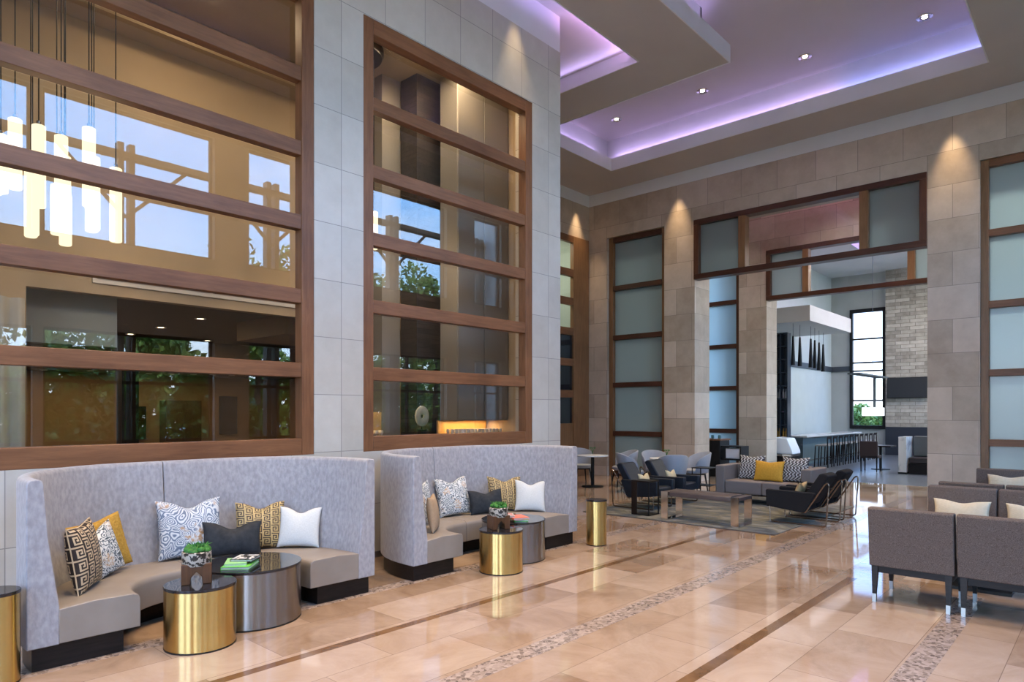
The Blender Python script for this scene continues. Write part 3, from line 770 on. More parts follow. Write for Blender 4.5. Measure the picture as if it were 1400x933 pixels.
# ------------------------------------------------------------------ books
PAGE = simple('pages',(.72,.70,.64),.7,c2=(.6,.58,.52),scale=200,stretch=(1,1,8))
def book(x,y,z,w,d,h,rz,cc,label,cover=None):
    t = thing('book', label, 'book', (x,y,z), rz)
    cm = simple('cover_'+label[:12], cc, .3)
    MB().box(-w/2,w/2,-d/2,d/2,0,.003).box(-w/2,w/2,-d/2,d/2,h-.003,h).box(-w/2,-w/2+.004,-d/2,d/2,.003,h-.003).build('cover', cm, t)
    MB().box(-w/2+.004,w/2-.004,-d/2+.004,d/2-.004,.003,h-.003).build('pages', PAGE, t)
    if cover:
        m = MB(); n=9; rnd=random.Random(4)
        for i in range(n):
            for j in range(6):
                if rnd.random()<.45: m.box(-w/2+.01+i*(w-.02)/n,-w/2+.01+(i+1)*(w-.02)/n,-d/2+.01+j*(d-.02)/6,-d/2+.01+(j+1)*(d-.02)/6,h,h+.0006)
        m.build('cover_art', simple('art_'+label[:10],cover,.4), t)
    return t
bz=.4752
book(2.60,5.40,bz,.22,.29,.022,-.75,(.16,.55,.08),'bright green book, bottom of the stack on the nearer gunmetal table')
book(2.585,5.43,bz+.022,.17,.24,.02,-.55,(.30,.62,.25),'lime green book in the middle of the stack on the nearer gunmetal table')
book(2.66,5.43,bz+.042,.18,.20,.018,-.85,(.02,.02,.02),'black book with white pattern on top of the green books',(.7,.7,.7))
book(5.93,5.24,bz,.16,.22,.022,-.75,(.10,.55,.04),'green book at the bottom of the stack on the farther gunmetal table')
book(5.91,5.27,bz+.022,.20,.26,.022,-.45,(.80,.14,.05),'orange red book on the stack on the farther gunmetal table')
book(5.83,5.37,bz+.044,.17,.22,.018,-.7,(.50,.52,.55),'grey patterned book on top of the orange one',(.7,.15,.12))

# ------------------------------------------------------------------ pillows
def place(o, loc, face, tilt=12, roll=0):
    a = math.radians(face); tl = math.radians(tilt)
    n = Vector((math.cos(a)*math.cos(tl), math.sin(a)*math.cos(tl), math.sin(tl)))
    up = Vector((-math.cos(a)*math.sin(tl), -math.sin(a)*math.sin(tl), math.cos(tl)))
    r = up.cross(n)
    M = Matrix((r,up,n)).transposed().to_4x4()
    o.matrix_world = Matrix.Translation(Vector(loc)) @ M @ Matrix.Rotation(math.radians(roll),4,'Z')
def pillow(name, w, h, t, mats, loc, face, label, tilt=12, roll=0, chop=.10, pat=None, n=40, pinch=.07, cat='cushion', trim=None, bumpy=0):
    mb = MB()
    def P(i,j,side):
        u = -1+2*i/n; v = -1+2*j/n
        x = w/2*u*(1-pinch*(1-v*v)); y = h/2*v*(1-pinch*(1-u*u))
        f = max(0,(1-u*u)*(1-v*v))**.42
        y -= chop*h*math.exp(-(u/.42)**2)*((v+1)/2)**3
        z = side*t/2*f
        if bumpy and 0<i<n and 0<j<n: z += side*bumpy*abs(math.sin(u*22+v*22)*math.sin(u*22-v*22))
        z *= 1-.35*math.exp(-(u/.35)**2)*((v+1)/2)**2*(1 if chop>.05 else 0)
        return (x, y+h/2, z)
    for side in (1,-1):
        b = len(mb.v)
        for i in range(n+1):
            for j in range(n+1): mb.v.append(P(i,j,side))
        for i in range(n):
            for j in range(n):
                q = (b+i*(n+1)+j, b+(i+1)*(n+1)+j, b+(i+1)*(n+1)+j+1, b+i*(n+1)+j+1)
                mb.f.append(q if side>0 else q[::-1]); mb.m.append(pat(i,j,n) if pat else 0)
    o = mb.build(name, mats, smooth=70)
    if trim:
        pp = [P(i,0,0) for i in range(0,n+1,2)]+[P(n,j,0) for j in range(2,n+1,2)]+[P(i,n,0) for i in range(n-2,-1,-2)]+[P(0,j,0) for j in range(n-2,0,-2)]
        MB().tube(pp+[pp[0]],.005,6).build('piping', trim, o, smooth=True)
    place(o, loc, face, tilt, roll)
    return tag(o, label, cat)
KEY = ["11111111","10000001","10111101","10100101","10101101","10100001","10111111","00000000","11111111","00000000"]
def key(i,j,n):
    # meander cells: 7 wide columns separated by stripes
    KP = ["1111110","0000010","1111010","1001010","1011010","1000010","1111110","0000000"]
    c_ = i % 8; r_ = j % 8
    if c_ == 7: return 0
    return int(KP[r_][c_]) if False else int(KP[c_][r_] if r_ < 7 else '0') if c_ < 7 else 0
def key2(i,j,n):
    G = ["10000000",
         "10111110",
         "10100010",
         "10101010",
         "10101110",
         "10100000",
         "10111111",
         "00000000"]
    return int(G[i%8][(j + (0 if (i//8)%2 else 4))%8])
KB = simple('key_black',(.022,.014,.012),.6); KC = simple('key_cream',(.62,.50,.34),.7,c2=(.52,.40,.26),scale=30); KG = simple('key_gold',(.42,.30,.12),.6,c2=(.50,.37,.17),scale=30)
KD = simple('key_brown',(.045,.028,.018),.6)
def swirl(name, cols, sc, freq):
    """concentric curls around scattered centres"""
    m, nt, out = newmat(name)
    tc = N(nt,'ShaderNodeTexCoord')
    n0 = N(nt,'ShaderNodeTexNoise', Scale=sc*.6, Detail=2); nt.links.new(tc.outputs['Object'], n0.inputs['Vector'])
    vm = N(nt,'ShaderNodeMix', _data_type='RGBA'); vm.blend_type='ADD'; vm.inputs[0].default_value=.16
    nt.links.new(tc.outputs['Object'], vm.inputs[6]); nt.links.new(n0.outputs['Color'], vm.inputs[7])
    vo = N(nt,'ShaderNodeTexVoronoi', Scale=sc); nt.links.new(vm.outputs[2], vo.inputs['Vector'])
    mu = N(nt,'ShaderNodeMath', _operation='MULTIPLY'); nt.links.new(vo.outputs['Distance'], mu.inputs[0]); mu.inputs[1].default_value = freq
    si = N(nt,'ShaderNodeMath', _operation='SINE'); nt.links.new(mu.outputs[0], si.inputs[0])
    ma = N(nt,'ShaderNodeMath', _operation='MULTIPLY_ADD'); nt.links.new(si.outputs[0], ma.inputs[0]); ma.inputs[1].default_value=.5; ma.inputs[2].default_value=.5
    a = ramp(nt, [(.15,cols[1]),(.38,cols[2]),(.80,cols[0])], ma.outputs[0])
    n1 = N(nt,'ShaderNodeTexNoise', Scale=sc*.55, Detail=3); nt.links.new(tc.outputs['Object'], n1.inputs['Vector'])
    k = ramp(nt, [(.60,(0,0,0)),(.66,(.85,.85,.85))], n1.outputs['Fac'])
    n2 = N(nt,'ShaderNodeTexNoise', Scale=sc*4, Detail=3); nt.links.new(tc.outputs['Object'], n2.inputs['Vector'])
    b = ramp(nt, [(.42,cols[3]),(.58,cols[0])], n2.outputs['Fac'])
    mm = N(nt,'ShaderNodeMix', _data_type='RGBA'); nt.links.new(k, mm.inputs[0]); nt.links.new(a, mm.inputs[6]); nt.links.new(b, mm.inputs[7])
    p = N(nt,'ShaderNodeBsdfPrincipled', Roughness=.55); nt.links.new(mm.outputs[2], p.inputs['Base Color']); nt.links.new(p.outputs[0], out.inputs[0]); return m
SW = swirl('paisley_blue', ((.62,.65,.68),(.13,.17,.25),(.27,.34,.44),(.42,.22,.07)), 9, 42)
SW2 = swirl('feather_print', ((.70,.71,.70),(.06,.08,.10),(.36,.42,.48),(.50,.30,.14)), 15, 24)
DCH = simple('charcoal_velvet',(.012,.015,.020),.7,c2=(.026,.031,.038),scale=20,bump=.2,bscale=40,spec=.3)
PALE = simple('pale_linen',(.60,.62,.62),.8,c2=(.52,.54,.54),scale=90,bump=.1)
OCH = simple('ochre_knit',(.38,.21,.03),.85,c2=(.52,.31,.05),scale=60,bump=.4,bscale=80)
SAND = simple('sand_linen',(.40,.29,.19),.8,c2=(.34,.24,.155),scale=60)
CRMY = simple('cream_yellow',(.66,.54,.33),.75,c2=(.60,.48,.28),scale=60,bump=.2,bscale=60)
def booth_pillows():
    z=.425
    pillow('cushion',.46,.46,.13,OCH,(1.86,6.20,z),-72,'ochre knitted cushion behind the others in the nearer booth',tilt=10,roll=10,chop=.03,n=48,bumpy=.012)
    pillow('cushion',.44,.42,.13,SW2,(1.80,6.02,z),-56,'white and slate feather print cushion between key and ochre ones, nearer booth',tilt=12,roll=12,chop=.13)
    pillow('cushion',.42,.50,.17,[KB,KC],(1.60,5.74,z),-36,'black and cream Greek key cushion against the left arm of the nearer booth',tilt=8,roll=4,chop=.02,pat=key2,n=40,trim=KC)
    pillow('cushion',.56,.54,.17,SW,(2.56,6.26,z),-98,'large blue and white swirl cushion in the middle of the nearer booth',tilt=14,roll=0,chop=.13,n=44)
    pillow('cushion',.52,.32,.15,DCH,(2.84,6.06,z),-106,'charcoal velvet oblong cushion in front of the swirl one, nearer booth',tilt=16,roll=-3,chop=.20)
    pillow('cushion',.46,.46,.16,[KG,KD],(3.17,6.17,z),-112,'gold Greek key cushion beside the white one in the nearer booth',tilt=16,roll=-1,chop=.12,pat=key2,n=44)
    pillow('cushion',.40,.40,.13,PALE,(3.45,5.96,z),-126,'plain pale grey cushion at the right end of the nearer booth',tilt=16,roll=-3,chop=.13)
    pillow('cushion',.40,.52,.12,SW2,(5.12,6.0,z),-60,'black and white print cushion half hidden by the left arm of the farther booth',tilt=6,chop=.05)
    pillow('cushion',.40,.40,.12,SAND,(4.97,5.66,z),-50,'sand coloured cushion edge showing past the left arm of the farther booth',tilt=8,chop=.05)
    pillow('cushion',.50,.50,.16,SW2,(5.88,6.30,z),-98,'blue white and tan print cushion in the middle of the farther booth',tilt=14,roll=2,chop=.12)
    pillow('cushion',.52,.32,.15,DCH,(6.26,6.10,z),-104,'charcoal velvet oblong cushion in the middle of the farther booth',tilt=16,roll=0,chop=.14)
    pillow('cushion',.48,.47,.16,[KG,KD],(6.60,6.10,z),-118,'gold Greek key cushion in the farther booth',tilt=16,roll=-2,chop=.12,pat=key2,n=44)
    pillow('cushion',.42,.42,.13,PALE,(6.80,5.84,z),-130,'plain pale grey cushion at the right end of the farther booth',tilt=16,roll=-3,chop=.13)
booth_pillows()

# ------------------------------------------------------------------ rug
def rug_mat():
    m, nt, out = newmat('rug_abstract')
    tc = N(nt,'ShaderNodeTexCoord'); mp = N(nt,'ShaderNodeMapping'); mp.inputs['Scale'].default_value=(1.8,.8,1); nt.links.new(tc.outputs['Object'], mp.inputs[0])
    no = N(nt,'ShaderNodeTexNoise', Scale=1.5, Detail=9, Roughness=.62, Distortion=1.3); nt.links.new(mp.outputs[0], no.inputs['Vector'])
    col = ramp(nt, [(.32,(.030,.034,.040)),(.44,(.085,.095,.108)),(.51,(.125,.118,.080)),(.58,(.22,.215,.20)),(.70,(.055,.07,.085))], no.outputs['Fac'])
    p = N(nt,'ShaderNodeBsdfPrincipled', Roughness=.9); nt.links.new(col, p.inputs['Base Color'])
    nb = N(nt,'ShaderNodeTexNoise', Scale=160, Detail=2); nt.links.new(tc.outputs['Object'], nb.inputs['Vector'])
    b = N(nt,'ShaderNodeBump', Strength=.4, Distance=.01); nt.links.new(nb.outputs['Fac'], b.inputs['Height']); nt.links.new(b.outputs[0], p.inputs['Normal'])
    nt.links.new(p.outputs[0], out.inputs[0]); return m
r = MB().box(9.57,13.4,3.62,6.98,.0015,.013).build('area_rug', rug_mat(), bevel=.003)
tag(r,'grey and olive abstract rug under the lounge chairs and bench','rug')
MB().box(9.55,9.572,3.62,6.98,.002,.010).build('binding', simple('rug_edge',(.05,.05,.055),.8), r)

# ------------------------------------------------------------------ bench
t = thing('bench','low mauve brown bench on chrome legs, in the middle of the rug','bench',(9.93,4.86,.013))
MB().prism([(-.22,.38),(-.22,.445),(-.20,.462),(0,.47),(.20,.462),(.22,.445),(.22,.38)],'y',-.52,.52).build('seat', BENCHL, t, bevel=.006)
for s in (-1,1):
    y = .59*s
    MB().box(-.235,.235,y-.06,y+.06,.40,.45).build('end_rail', BENCHL, t, bevel=.004)
    l = MB().box(-.25,-.235,y-.06,y+.06,0,.455).box(.235,.25,y-.06,y+.06,0,.455).box(-.235,.235,y-.06,y+.06,0,.012)
    l.build('leg', CHROME, t)

# ------------------------------------------------------------------ sofa
t = thing('sofa','mauve grey two seat sofa with patterned cushions at the far end of the rug','sofa',(12.38,4.95,.0))
Y0,Y1 = -.90,.90
for s in (-1,1):
    y = s*.81
    MB().box(0,.86,y-.09,y+.09,.17,.72).build('arm', SOFAF, t, bevel=.02, seg=3)
for s in (-1,1):
    MB().box(.0,.70,min(0,s*.715)+ (0.003 if s>0 else 0),max(0,s*.715)-(0.003 if s<0 else 0),.19,.44).build('seat_cushion', SOFAF, t, bevel=.03, seg=3)
    MB().prism([(.62,.42),(.56,.72),(.70,.74),(.74,.42)],'y',min(.004,s*.71),max(-.004,s*.71)).build('back_cushion', SOFAF, t, bevel=.02, seg=3)
MB().box(.72,.86,-.72,.72,.17,.70).build('backrest', SOFAF, t, bevel=.015)
MB().box(.05,.80,-.80,.80,.11,.17).build('base', CHROME, t)
for (x,y) in ((.1,-.75),(.1,.75),(.76,-.75),(.76,.75)): MB().box(x-.03,x+.03,y-.03,y+.03,.013,.12).build('leg', CHROME, t)
# patterned sofa cushions
def cubes(i,j,n):
    a = (i//2 + (j//2)) % 3
    return [0,1,2][a] if (j//4)%2==0 else [1,0,2][(i//2 - j//2) % 3]
CW = simple('cube_white',(.62,.62,.60),.7); CK = simple('cube_black',(.018,.018,.025),.7); CY = simple('cube_olive',(.16,.13,.12),.7)
pillow('cushion',.50,.48,.14,[CW,CK,CY],(12.82,5.33,.44),180,'black and white cube patterned cushion at the left of the sofa',tilt=14,chop=.04,pat=cubes,n=44)
pillow('cushion',.50,.48,.14,[CW,CK,CY],(12.82,4.50,.44),180,'black and white cube patterned cushion at the right of the sofa',tilt=14,chop=.04,pat=cubes,n=44)
MUST = simple('mustard_quilt',(.60,.29,.02),.75,c2=(.72,.37,.035),scale=40,bump=.2)
pillow('cushion',.56,.40,.16,MUST,(12.66,4.93,.44),180,'mustard quilted cushion in the middle of the sofa',tilt=16,chop=.05,n=48,bumpy=.014)

# ------------------------------------------------------------------ sled lounge chairs
def arc_pts(p0,p1,p2,k=4):
    P0,P1,P2 = Vector(p0),Vector(p1),Vector(p2)
    return [tuple(P0*(1-t)**2+P1*2*t*(1-t)+P2*t*t) for t in [i/k for i in range(k+1)]]
def lounge(loc, rz, label, fab, grp):
    t = thing('lounge_chair', label, 'armchair', loc, rz, grp)
    armp = [(.44,.25),(.45,.49),(.44,.515),(-.26,.505),(-.30,.49),(-.16,.20),(-.10,.19)]
    for s in (-1,1):
        x = s*.285
        MB().prism(armp,'x',x-.05,x+.05).build('arm', fab, t, bevel=.015, seg=3)
    MB().prism([(.43,.25),(.43,.37),(.40,.40),(-.12,.36),(-.16,.22),(-.10,.20)],'x',-.232,.232).build('seat', fab, t, bevel=.015, seg=3)
    MB().prism([(-.04,.34),(-.30,.74),(-.33,.79),(-.40,.80),(-.47,.76),(-.44,.70),(-.20,.30)],'x',-.225,.225).build('backrest', fab, t, bevel=.025, seg=3)
    for s in (-1,1):
        x = s*.325
        pts = [(x,.38,.255),(x,.38,.04)]+arc_pts((x,.38,.04),(x,.38,.012),(x,.34,.012))[1:]
        pts += [(x,-.42,.012)]+arc_pts((x,-.42,.012),(x,-.46,.012),(x,-.465,.05))[1:]
        pts += [(x,-.50,.62)]+arc_pts((x,-.50,.62),(x,-.505,.70),(x,-.44,.64))[1:]
        pts += [(x,-.17,.21)]+arc_pts((x,-.17,.21),(x,-.15,.185),(x,-.10,.19))[1:]
        MB().tube(pts,.0115,8).build('sled_frame', BRONZE, t, smooth=True)
    MB().tube([(-.325,-.17,.215),(.325,-.17,.215)],.010,8).build('cross_bar', BRONZE, t, smooth=True)
    return t
zr=.0145
lounge((10.94,3.72,zr),0,'charcoal sled lounge chair with a gold cushion, nearest on the right of the bench',CHARF,None)
lounge((11.81,3.72,zr),0,'charcoal sled lounge chair on the right side, the one closer to the sofa',CHARF,None)
lounge((10.74,6.46,zr),PI,'navy sled lounge chair behind the dark side table, left of the bench',NAVYL,None)
lounge((11.74,6.46,zr),PI,'navy sled lounge chair on the left side, the one closer to the sofa',NAVYL,None)
pillow('cushion',.34,.22,.10,CRMY,(10.74,6.42,.42),-90,'small cream cushion on the navy chair behind the side table',tilt=20,chop=.22,n=24)
pillow('cushion',.34,.22,.10,CRMY,(11.74,6.42,.42),-90,'small cream cushion on the navy chair closer to the sofa',tilt=20,chop=.22,n=24)
pillow('cushion',.34,.24,.11,simple('gold_knit',(.38,.26,.12),.7,c2=(.46,.33,.17),scale=60),(10.94,3.78,.42),90,'small gold cushion on the charcoal chair nearest the camera',tilt=20,chop=.18,n=24)

# side tables
def c_table(x,y,label,w=.34,h=.58):
    t = thing('side_table', label, 'side table', (x,y,.0145))
    MB().box(-w/2,w/2,-w/2,w/2,h-.025,h).build('table_top', ESPR, t, bevel=.003)
    MB().box(-w/2,w/2,-w/2,w/2,0,.012).build('base', BLACK, t)
    MB().box(-w/2,-w/2+.02,w/2-.10,w/2,.012,h-.025).build('panel_leg', ESPR, t)
    for (px,py) in ((-w/2+.01,-w/2+.01),(w/2-.01,-w/2+.01)): MB().box(px-.009,px+.009,py-.009,py+.009,.012,h-.025).build('leg', BLACK, t)
    return t
c_table(9.98,5.98,'dark square side table in front of the left navy chair')
t = thing('side_table','thin black framed side table between the far navy chair and the sofa','side table',(13.15,6.45,.0145))
MB().box(-.2,.2,-.2,.2,.56,.58).build('table_top', BLACK, t)
for sx in (-1,1):
    for sy in (-1,1): MB().box(sx*.19-.008,sx*.19+.008,sy*.19-.008,sy*.19+.008,0,.56).build('leg', BLACK, t)
MB().box(-.2,.2,-.2,.2,.2,.212).build('shelf', BLACK, t)

# ------------------------------------------------------------------ brown slipper chairs on the right
def slipper(loc, rz, label):
    """local: back at y=0 plane facing -y, seat towards +y, width along x"""
    t = thing('slipper_chair', label, 'chair', loc, rz)
    W=.335
    MB().prism([(.02,.33),(-.035,.86),(-.02,.875),(.075,.872),(.09,.86),(.15,.33)],'x',-W,W).build('backrest', TWEED, t, bevel=.012, seg=3)
    MB().prism([(.13,.33),(.11,.45),(.66,.45),(.68,.43),(.68,.33)],'x',-W,W).build('seat', TWEED, t, bevel=.015, seg=3)
    MB().box(-W+.02,W-.02,.04,.66,.27,.33).build('seat_frame', ESPR, t)
    for (x,y,dx,dy) in ((-W+.045,.055,0,-.03),(W-.045,.055,0,-.03),(-W+.045,.63,0,.01),(W-.045,.63,0,.01)):
        lg = MB().taper((x+dx,y+dy),.032,.032,.075,(x,y),.055,.055,.33).build('leg', ESPR, t)
        MB().taper((x+dx*1.2,y+dy*1.2),.03,.03,0,(x+dx,y+dy),.034,.034,.075).build('ferrule', NICKEL, lg)
    return t
# rz=-90deg: local +y -> +x
R = -PI/2
slipper((6.82,1.385,0),R,'brown tweed armless chair seen from behind, nearest the camera')
slipper((6.82,.695,0),R,'brown tweed armless chair seen from behind, cut by the right edge of the photo')
slipper((9.40,1.36,0),-R,'brown armless chair facing the camera with a whole cream cushion, second row')
slipper((9.40,.67,0),-R,'brown armless chair with a cream cushion at the right edge, second row')
slipper((9.95,1.36,0),R,'brown armless chair showing only its back top, third row left')
slipper((9.95,.67,0),R,'brown armless chair showing only its back top, third row right')
slipper((12.75,1.32,0),-R,'brown armless chair furthest back by the right wall window, left one')
slipper((12.75,.63,0),-R,'brown armless chair furthest back by the right wall window, right one')
QC = simple('cream_quilt',(.66,.54,.37),.75,c2=(.60,.49,.33),scale=30)
pillow('cushion',.56,.30,.14,QC,(9.12,1.34,.45),180,'cream quilted oblong cushion on the left chair of the second row',tilt=14,chop=.10,n=44,bumpy=.006)
pillow('cushion',.56,.30,.14,QC,(9.12,.65,.45),180,'cream quilted oblong cushion on the right chair of the second row',tilt=14,chop=.10,n=44,bumpy=.006)
pillow('cushion',.56,.36,.14,QC,(12.47,1.22,.45),180,'cream oblong cushion on the furthest brown chair by the window',tilt=14,chop=.08,n=36,bumpy=.006)
t = thing('coffee_table','low dark table between the two rows of brown chairs','table',(8.1,1.0,0))
MB().box(-.35,.35,-.35,.35,.36,.40).build('table_top', ESPR, t, bevel=.004)
MB().box(-.06,.06,-.06,.06,.03,.36).build('pedestal', BLACK, t); MB().box(-.25,.25,-.25,.25,0,.03).build('base', BLACK, t)

# ------------------------------------------------------------------ cafe tables and tub chairs
def cafe(x,y,label):
    t = thing('cafe_table', label, 'table', (x,y,0))
    MB().lathe([(.36,.715),(.37,.72),(.37,.735),(.36,.74)],n=40).build('table_top', simple('white_top',(.80,.80,.80),.2), t, smooth=30)
    MB().lathe([(.04,.03),(.04,.715)],n=20).build('pedestal', BLACK, t, smooth=True)
    MB().lathe([(.25,0),(.25,.015),(.05,.035)],n=32).build('base', BLACK, t, smooth=30)
    v = thing('bud_vase','bud vase with a green sprig, on the '+('table by the panelled corner' if 'corner' in label else 'cafe table before the stone pier'),'vase',(x,y,.74))
    MB().lathe([(.025,0),(.03,.03),(.012,.08),(.014,.10)],n=16,cap=False).build('vase', THINGLASS, v, smooth=True)
    m = MB()
    for i in range(7):
        a = i*.9; m.tube([(0,0,.02),(.02*math.cos(a),.02*math.sin(a),.12),(.06*math.cos(a),.06*math.sin(a),.17+.015*(i%3))],.004,5,r1=.0015)
        m.ball((.06*math.cos(a),.06*math.sin(a),.17),.018,.018,.012,6,4)
    m.build('sprig', MOSS, v)
    return t
cafe(12.95,9.18,'round white cafe table by the panelled corner')
cafe(13.25,7.40,'round white cafe table in front of the stone pier')
def tub(loc, rz, label):
    """faces +y"""
    t = thing('tub_chair', label, 'chair', loc, rz)
    n = 28; rings=[]
    for i in range(n+1):
        a = math.radians(-25-130*i/n) if False else math.radians(20 - 220*i/n)   # from front right round the back to front left
        f = math.sin(PI*i/n); top = .60+.26*f**.55
        ro = .29+.05*f; ri = ro-.035
        cx,sx = math.cos(a), math.sin(a)
        rings.append([(ro*.86*cx,ro*.86*sx,.40),(ro*cx*1.05,ro*sx*1.05,top-.02),((ro-.017)*cx*1.05,(ro-.017)*sx*1.05,top),(ri*cx*1.05,ri*sx*1.05,top-.02),(ri*.84*cx,ri*.84*sx,.40)])
    MB().loft(rings).build('shell', TUBF, t, smooth=60)
    MB().lathe([(.24,.38),(.262,.40),(.262,.45),(.24,.47),(0.001,.475)],n=28).build('seat', TUBF, t, smooth=40)
    MB().box(-.17,.17,-.17,.17,.35,.385).build('seat_frame', BLACK, t)
    for (x,y) in ((-.16,-.16),(.16,-.16),(-.16,.17),(.16,.17)):
        MB().taper((x*1.3,y*1.3),.022,.022,0,(x,y),.03,.03,.38).build('leg', BLACK, t)
    return t
def facing(px,py,tx,ty): return math.atan2(ty-py,tx-px)-PI/2
for (x,y,tx,ty,lb) in ((13.55,8.72,12.95,9.18,'grey tub chair right of the corner cafe table'),
                    (12.35,9.62,12.95,9.18,'grey tub chair partly hidden by the farther booth at the corner table'),
                    (13.4,9.85,12.95,9.18,'grey tub chair behind the corner cafe table'),
                    (12.75,7.98,13.25,7.40,'grey tub chair with its back turned, left of the pier table'),
                    (13.72,7.95,13.25,7.40,'grey tub chair behind the pier cafe table against the window'),
                    (13.75,6.98,13.25,7.40,'grey tub chair right of the pier table, the farther one'),
                    (13.05,6.72,13.25,7.40,'grey tub chair right of the pier table, the nearer one')):
    if lb.endswith('nearer one'): x,y = 12.78,7.0
    tub((x,y,.0 if y>7.0 else .0145), facing(x,y,tx,ty), lb)

# ------------------------------------------------------------------ vestibule console
t = thing('host_console','dark console cabinet with glass jars in the vestibule beside the pier','cabinet',(17.55,8.05,0))
MB().box(-.35,.25,-.05,1.4,0,.98).build('carcass', BLACK, t, bevel=.005)
MB().box(-.37,.28,-.08,1.42,.98,1.02).build('top', WX, t, bevel=.003)
MB().box(-.30,.20,-.62,-.58,0,.80).box(-.30,.20,-.62,-.05,.80,.84).box(-.3,.2,-.62,-.05,.46,.50).build('side_shelf', BLACK, t)
for i in range(6):
    o = MB().lathe([(.03,0),(.04,.02),(.04,.09),(.03,.10)],n=16).build('glass_jar', simple('jar_teal_%d'%i,(.10,.22,.22),.1), smooth=True)
    o.location = (17.5,8.15+i*.2,1.02)
    tag(o,'small teal glass jar in the row on top of the dark console','jar','jars on the console')
for i,zz in enumerate((.5,.0)):
    o = MB().box(-.16,.16,-.2,.2,.002,.27).build('menu_stack', WHITE, bevel=.01); o.location=(17.5,7.70,zz if zz else .002)
    tag(o, ('white box on the upper shelf beside the dark console','white box on the floor under the shelf beside the dark console')[i],'box')

# ------------------------------------------------------------------ bar
t = thing('bar_counter','long bar counter with pale stone top and slate blue front','bar',(0,0,0))
MB().box(22.7,29.0,7.55,8.3,.92,.97).build('counter_top', simple('quartz',(.66,.65,.62),.15,c2=(.58,.57,.54),scale=3), t, bevel=.005)
MB().box(22.8,28.9,7.72,8.25,0,.92).build('front_panel', simple('slate_tile',(.10,.14,.155),.35,c2=(.13,.18,.19),scale=3,stretch=(4,1,.5)), t)
MB().tube([(22.8,7.6,.16),(28.9,7.6,.16)],.02,8).build('foot_rail', CHROME, t)
def stool(loc,label):
    t = thing('bar_stool', label, 'stool', loc, 0, 'stools along the bar counter')
    MB().box(-.19,.19,-.18,.19,.67,.71).build('seat', simple('stool_seat',(.30,.27,.23),.6), t, bevel=.01)
    MB().prism([(-.20,.90),(-.215,.98),(-.195,.98),(-.18,.90)],'x',-.19,.19).build('backrest', ESPR, t)
    for s in (-1,1):
        MB().taper((s*.19,-.21),.028,.03,0,(s*.175,-.19),.028,.028,.93).build('leg', ESPR, t)
        MB().taper((s*.19,.20),.028,.03,0,(s*.175,.17),.028,.028,.67).build('leg', ESPR, t)
    MB().box(-.18,.18,.175,.195,.25,.27).box(-.18,.18,-.205,-.185,.25,.27).build('foot_rest', ESPR, t)
    return t
s0 = stool((22.5,7.0,0),'dark wooden bar stool with low back, one of the row at the bar')
s0['label'] = 'dark low backed bar stool nearest the doorway end of the bar'
for i in range(1,10): dup(s0,(22.5+i*.6,7.0,0),label='dark low backed bar stool in the middle of the receding row at the bar' if i<9 else 'dark low backed bar stool at the far end of the bar')
# bottle rack
t = thing('bottle_rack','tall dark blue lattice bottle rack behind the bar end','shelf',(22.3,8.0,0))
RK = simple('rack_blue',(.020,.035,.055),.3)
f = MB()
for y in (0,.21,.42,.63,.84): f.box(-.15,.15,y-.015,y+.015,.9,4.35)
for i in range(9): f.box(-.15,.15,0,.84,.9+i*.43-.015,.9+i*.43+.015)
f.build('lattice', RK, t); MB().box(.13,.16,0,.84,.9,4.35).build('back_panel', simple('rack_back',(.03,.045,.06),.4), t)
MB().box(-.2,.2,-.02,.86,0,.9).build('base', ESPR, t)
AMB = simple('amber_bottle',(.40,.20,.03),.1,c2=(.5,.28,.05),scale=10); CLR = simple('clear_bottle',(.25,.27,.27),.08)
bo=None
for lvl,mt,lb,gp in ((0,AMB,'amber bottle on the lowest level of the lattice rack','amber bottles in the rack'),(3,CLR,'clear glass bottle on the middle level of the lattice rack','clear bottles in the rack')):
    first=None
    for i in range(8):
        y = 8.0+.06+i*.105 - (.02 if i%2 else 0)
        if first is None:
            first = MB().lathe([(.035,0),(.035,.19),(.013,.24),(.013,.31)],n=14).build('bottle', mt, smooth=True); o=first; tag(o,lb,'bottle',gp)
        else: o = first.copy(); COL.objects.link(o)
        o.location=(22.23,y+.0,.916+lvl*.43)
# food display hood
t = thing('buffet_display','white curved food display hood on a dark base behind the pier','display',(21.3,7.75,0))
MB().prism([(-.02,.46),(.0,.58),(.16,.95),(.55,.98),(.66,.85),(.66,.46)],'x',-.35,.35).build('hood', simple('hood_white',(.75,.78,.80),.15), t, bevel=.03, seg=3)
MB().box(-.34,.34,.05,.62,0,.40).build('base', ESPR, t); MB().box(-.38,.38,.0,.67,.40,.46).build('ledge', CHROME, t)
t.location = (21.2,7.35,-.12); 
for ch in kids(t):
    pass
t.location = (21.2,7.38,0)
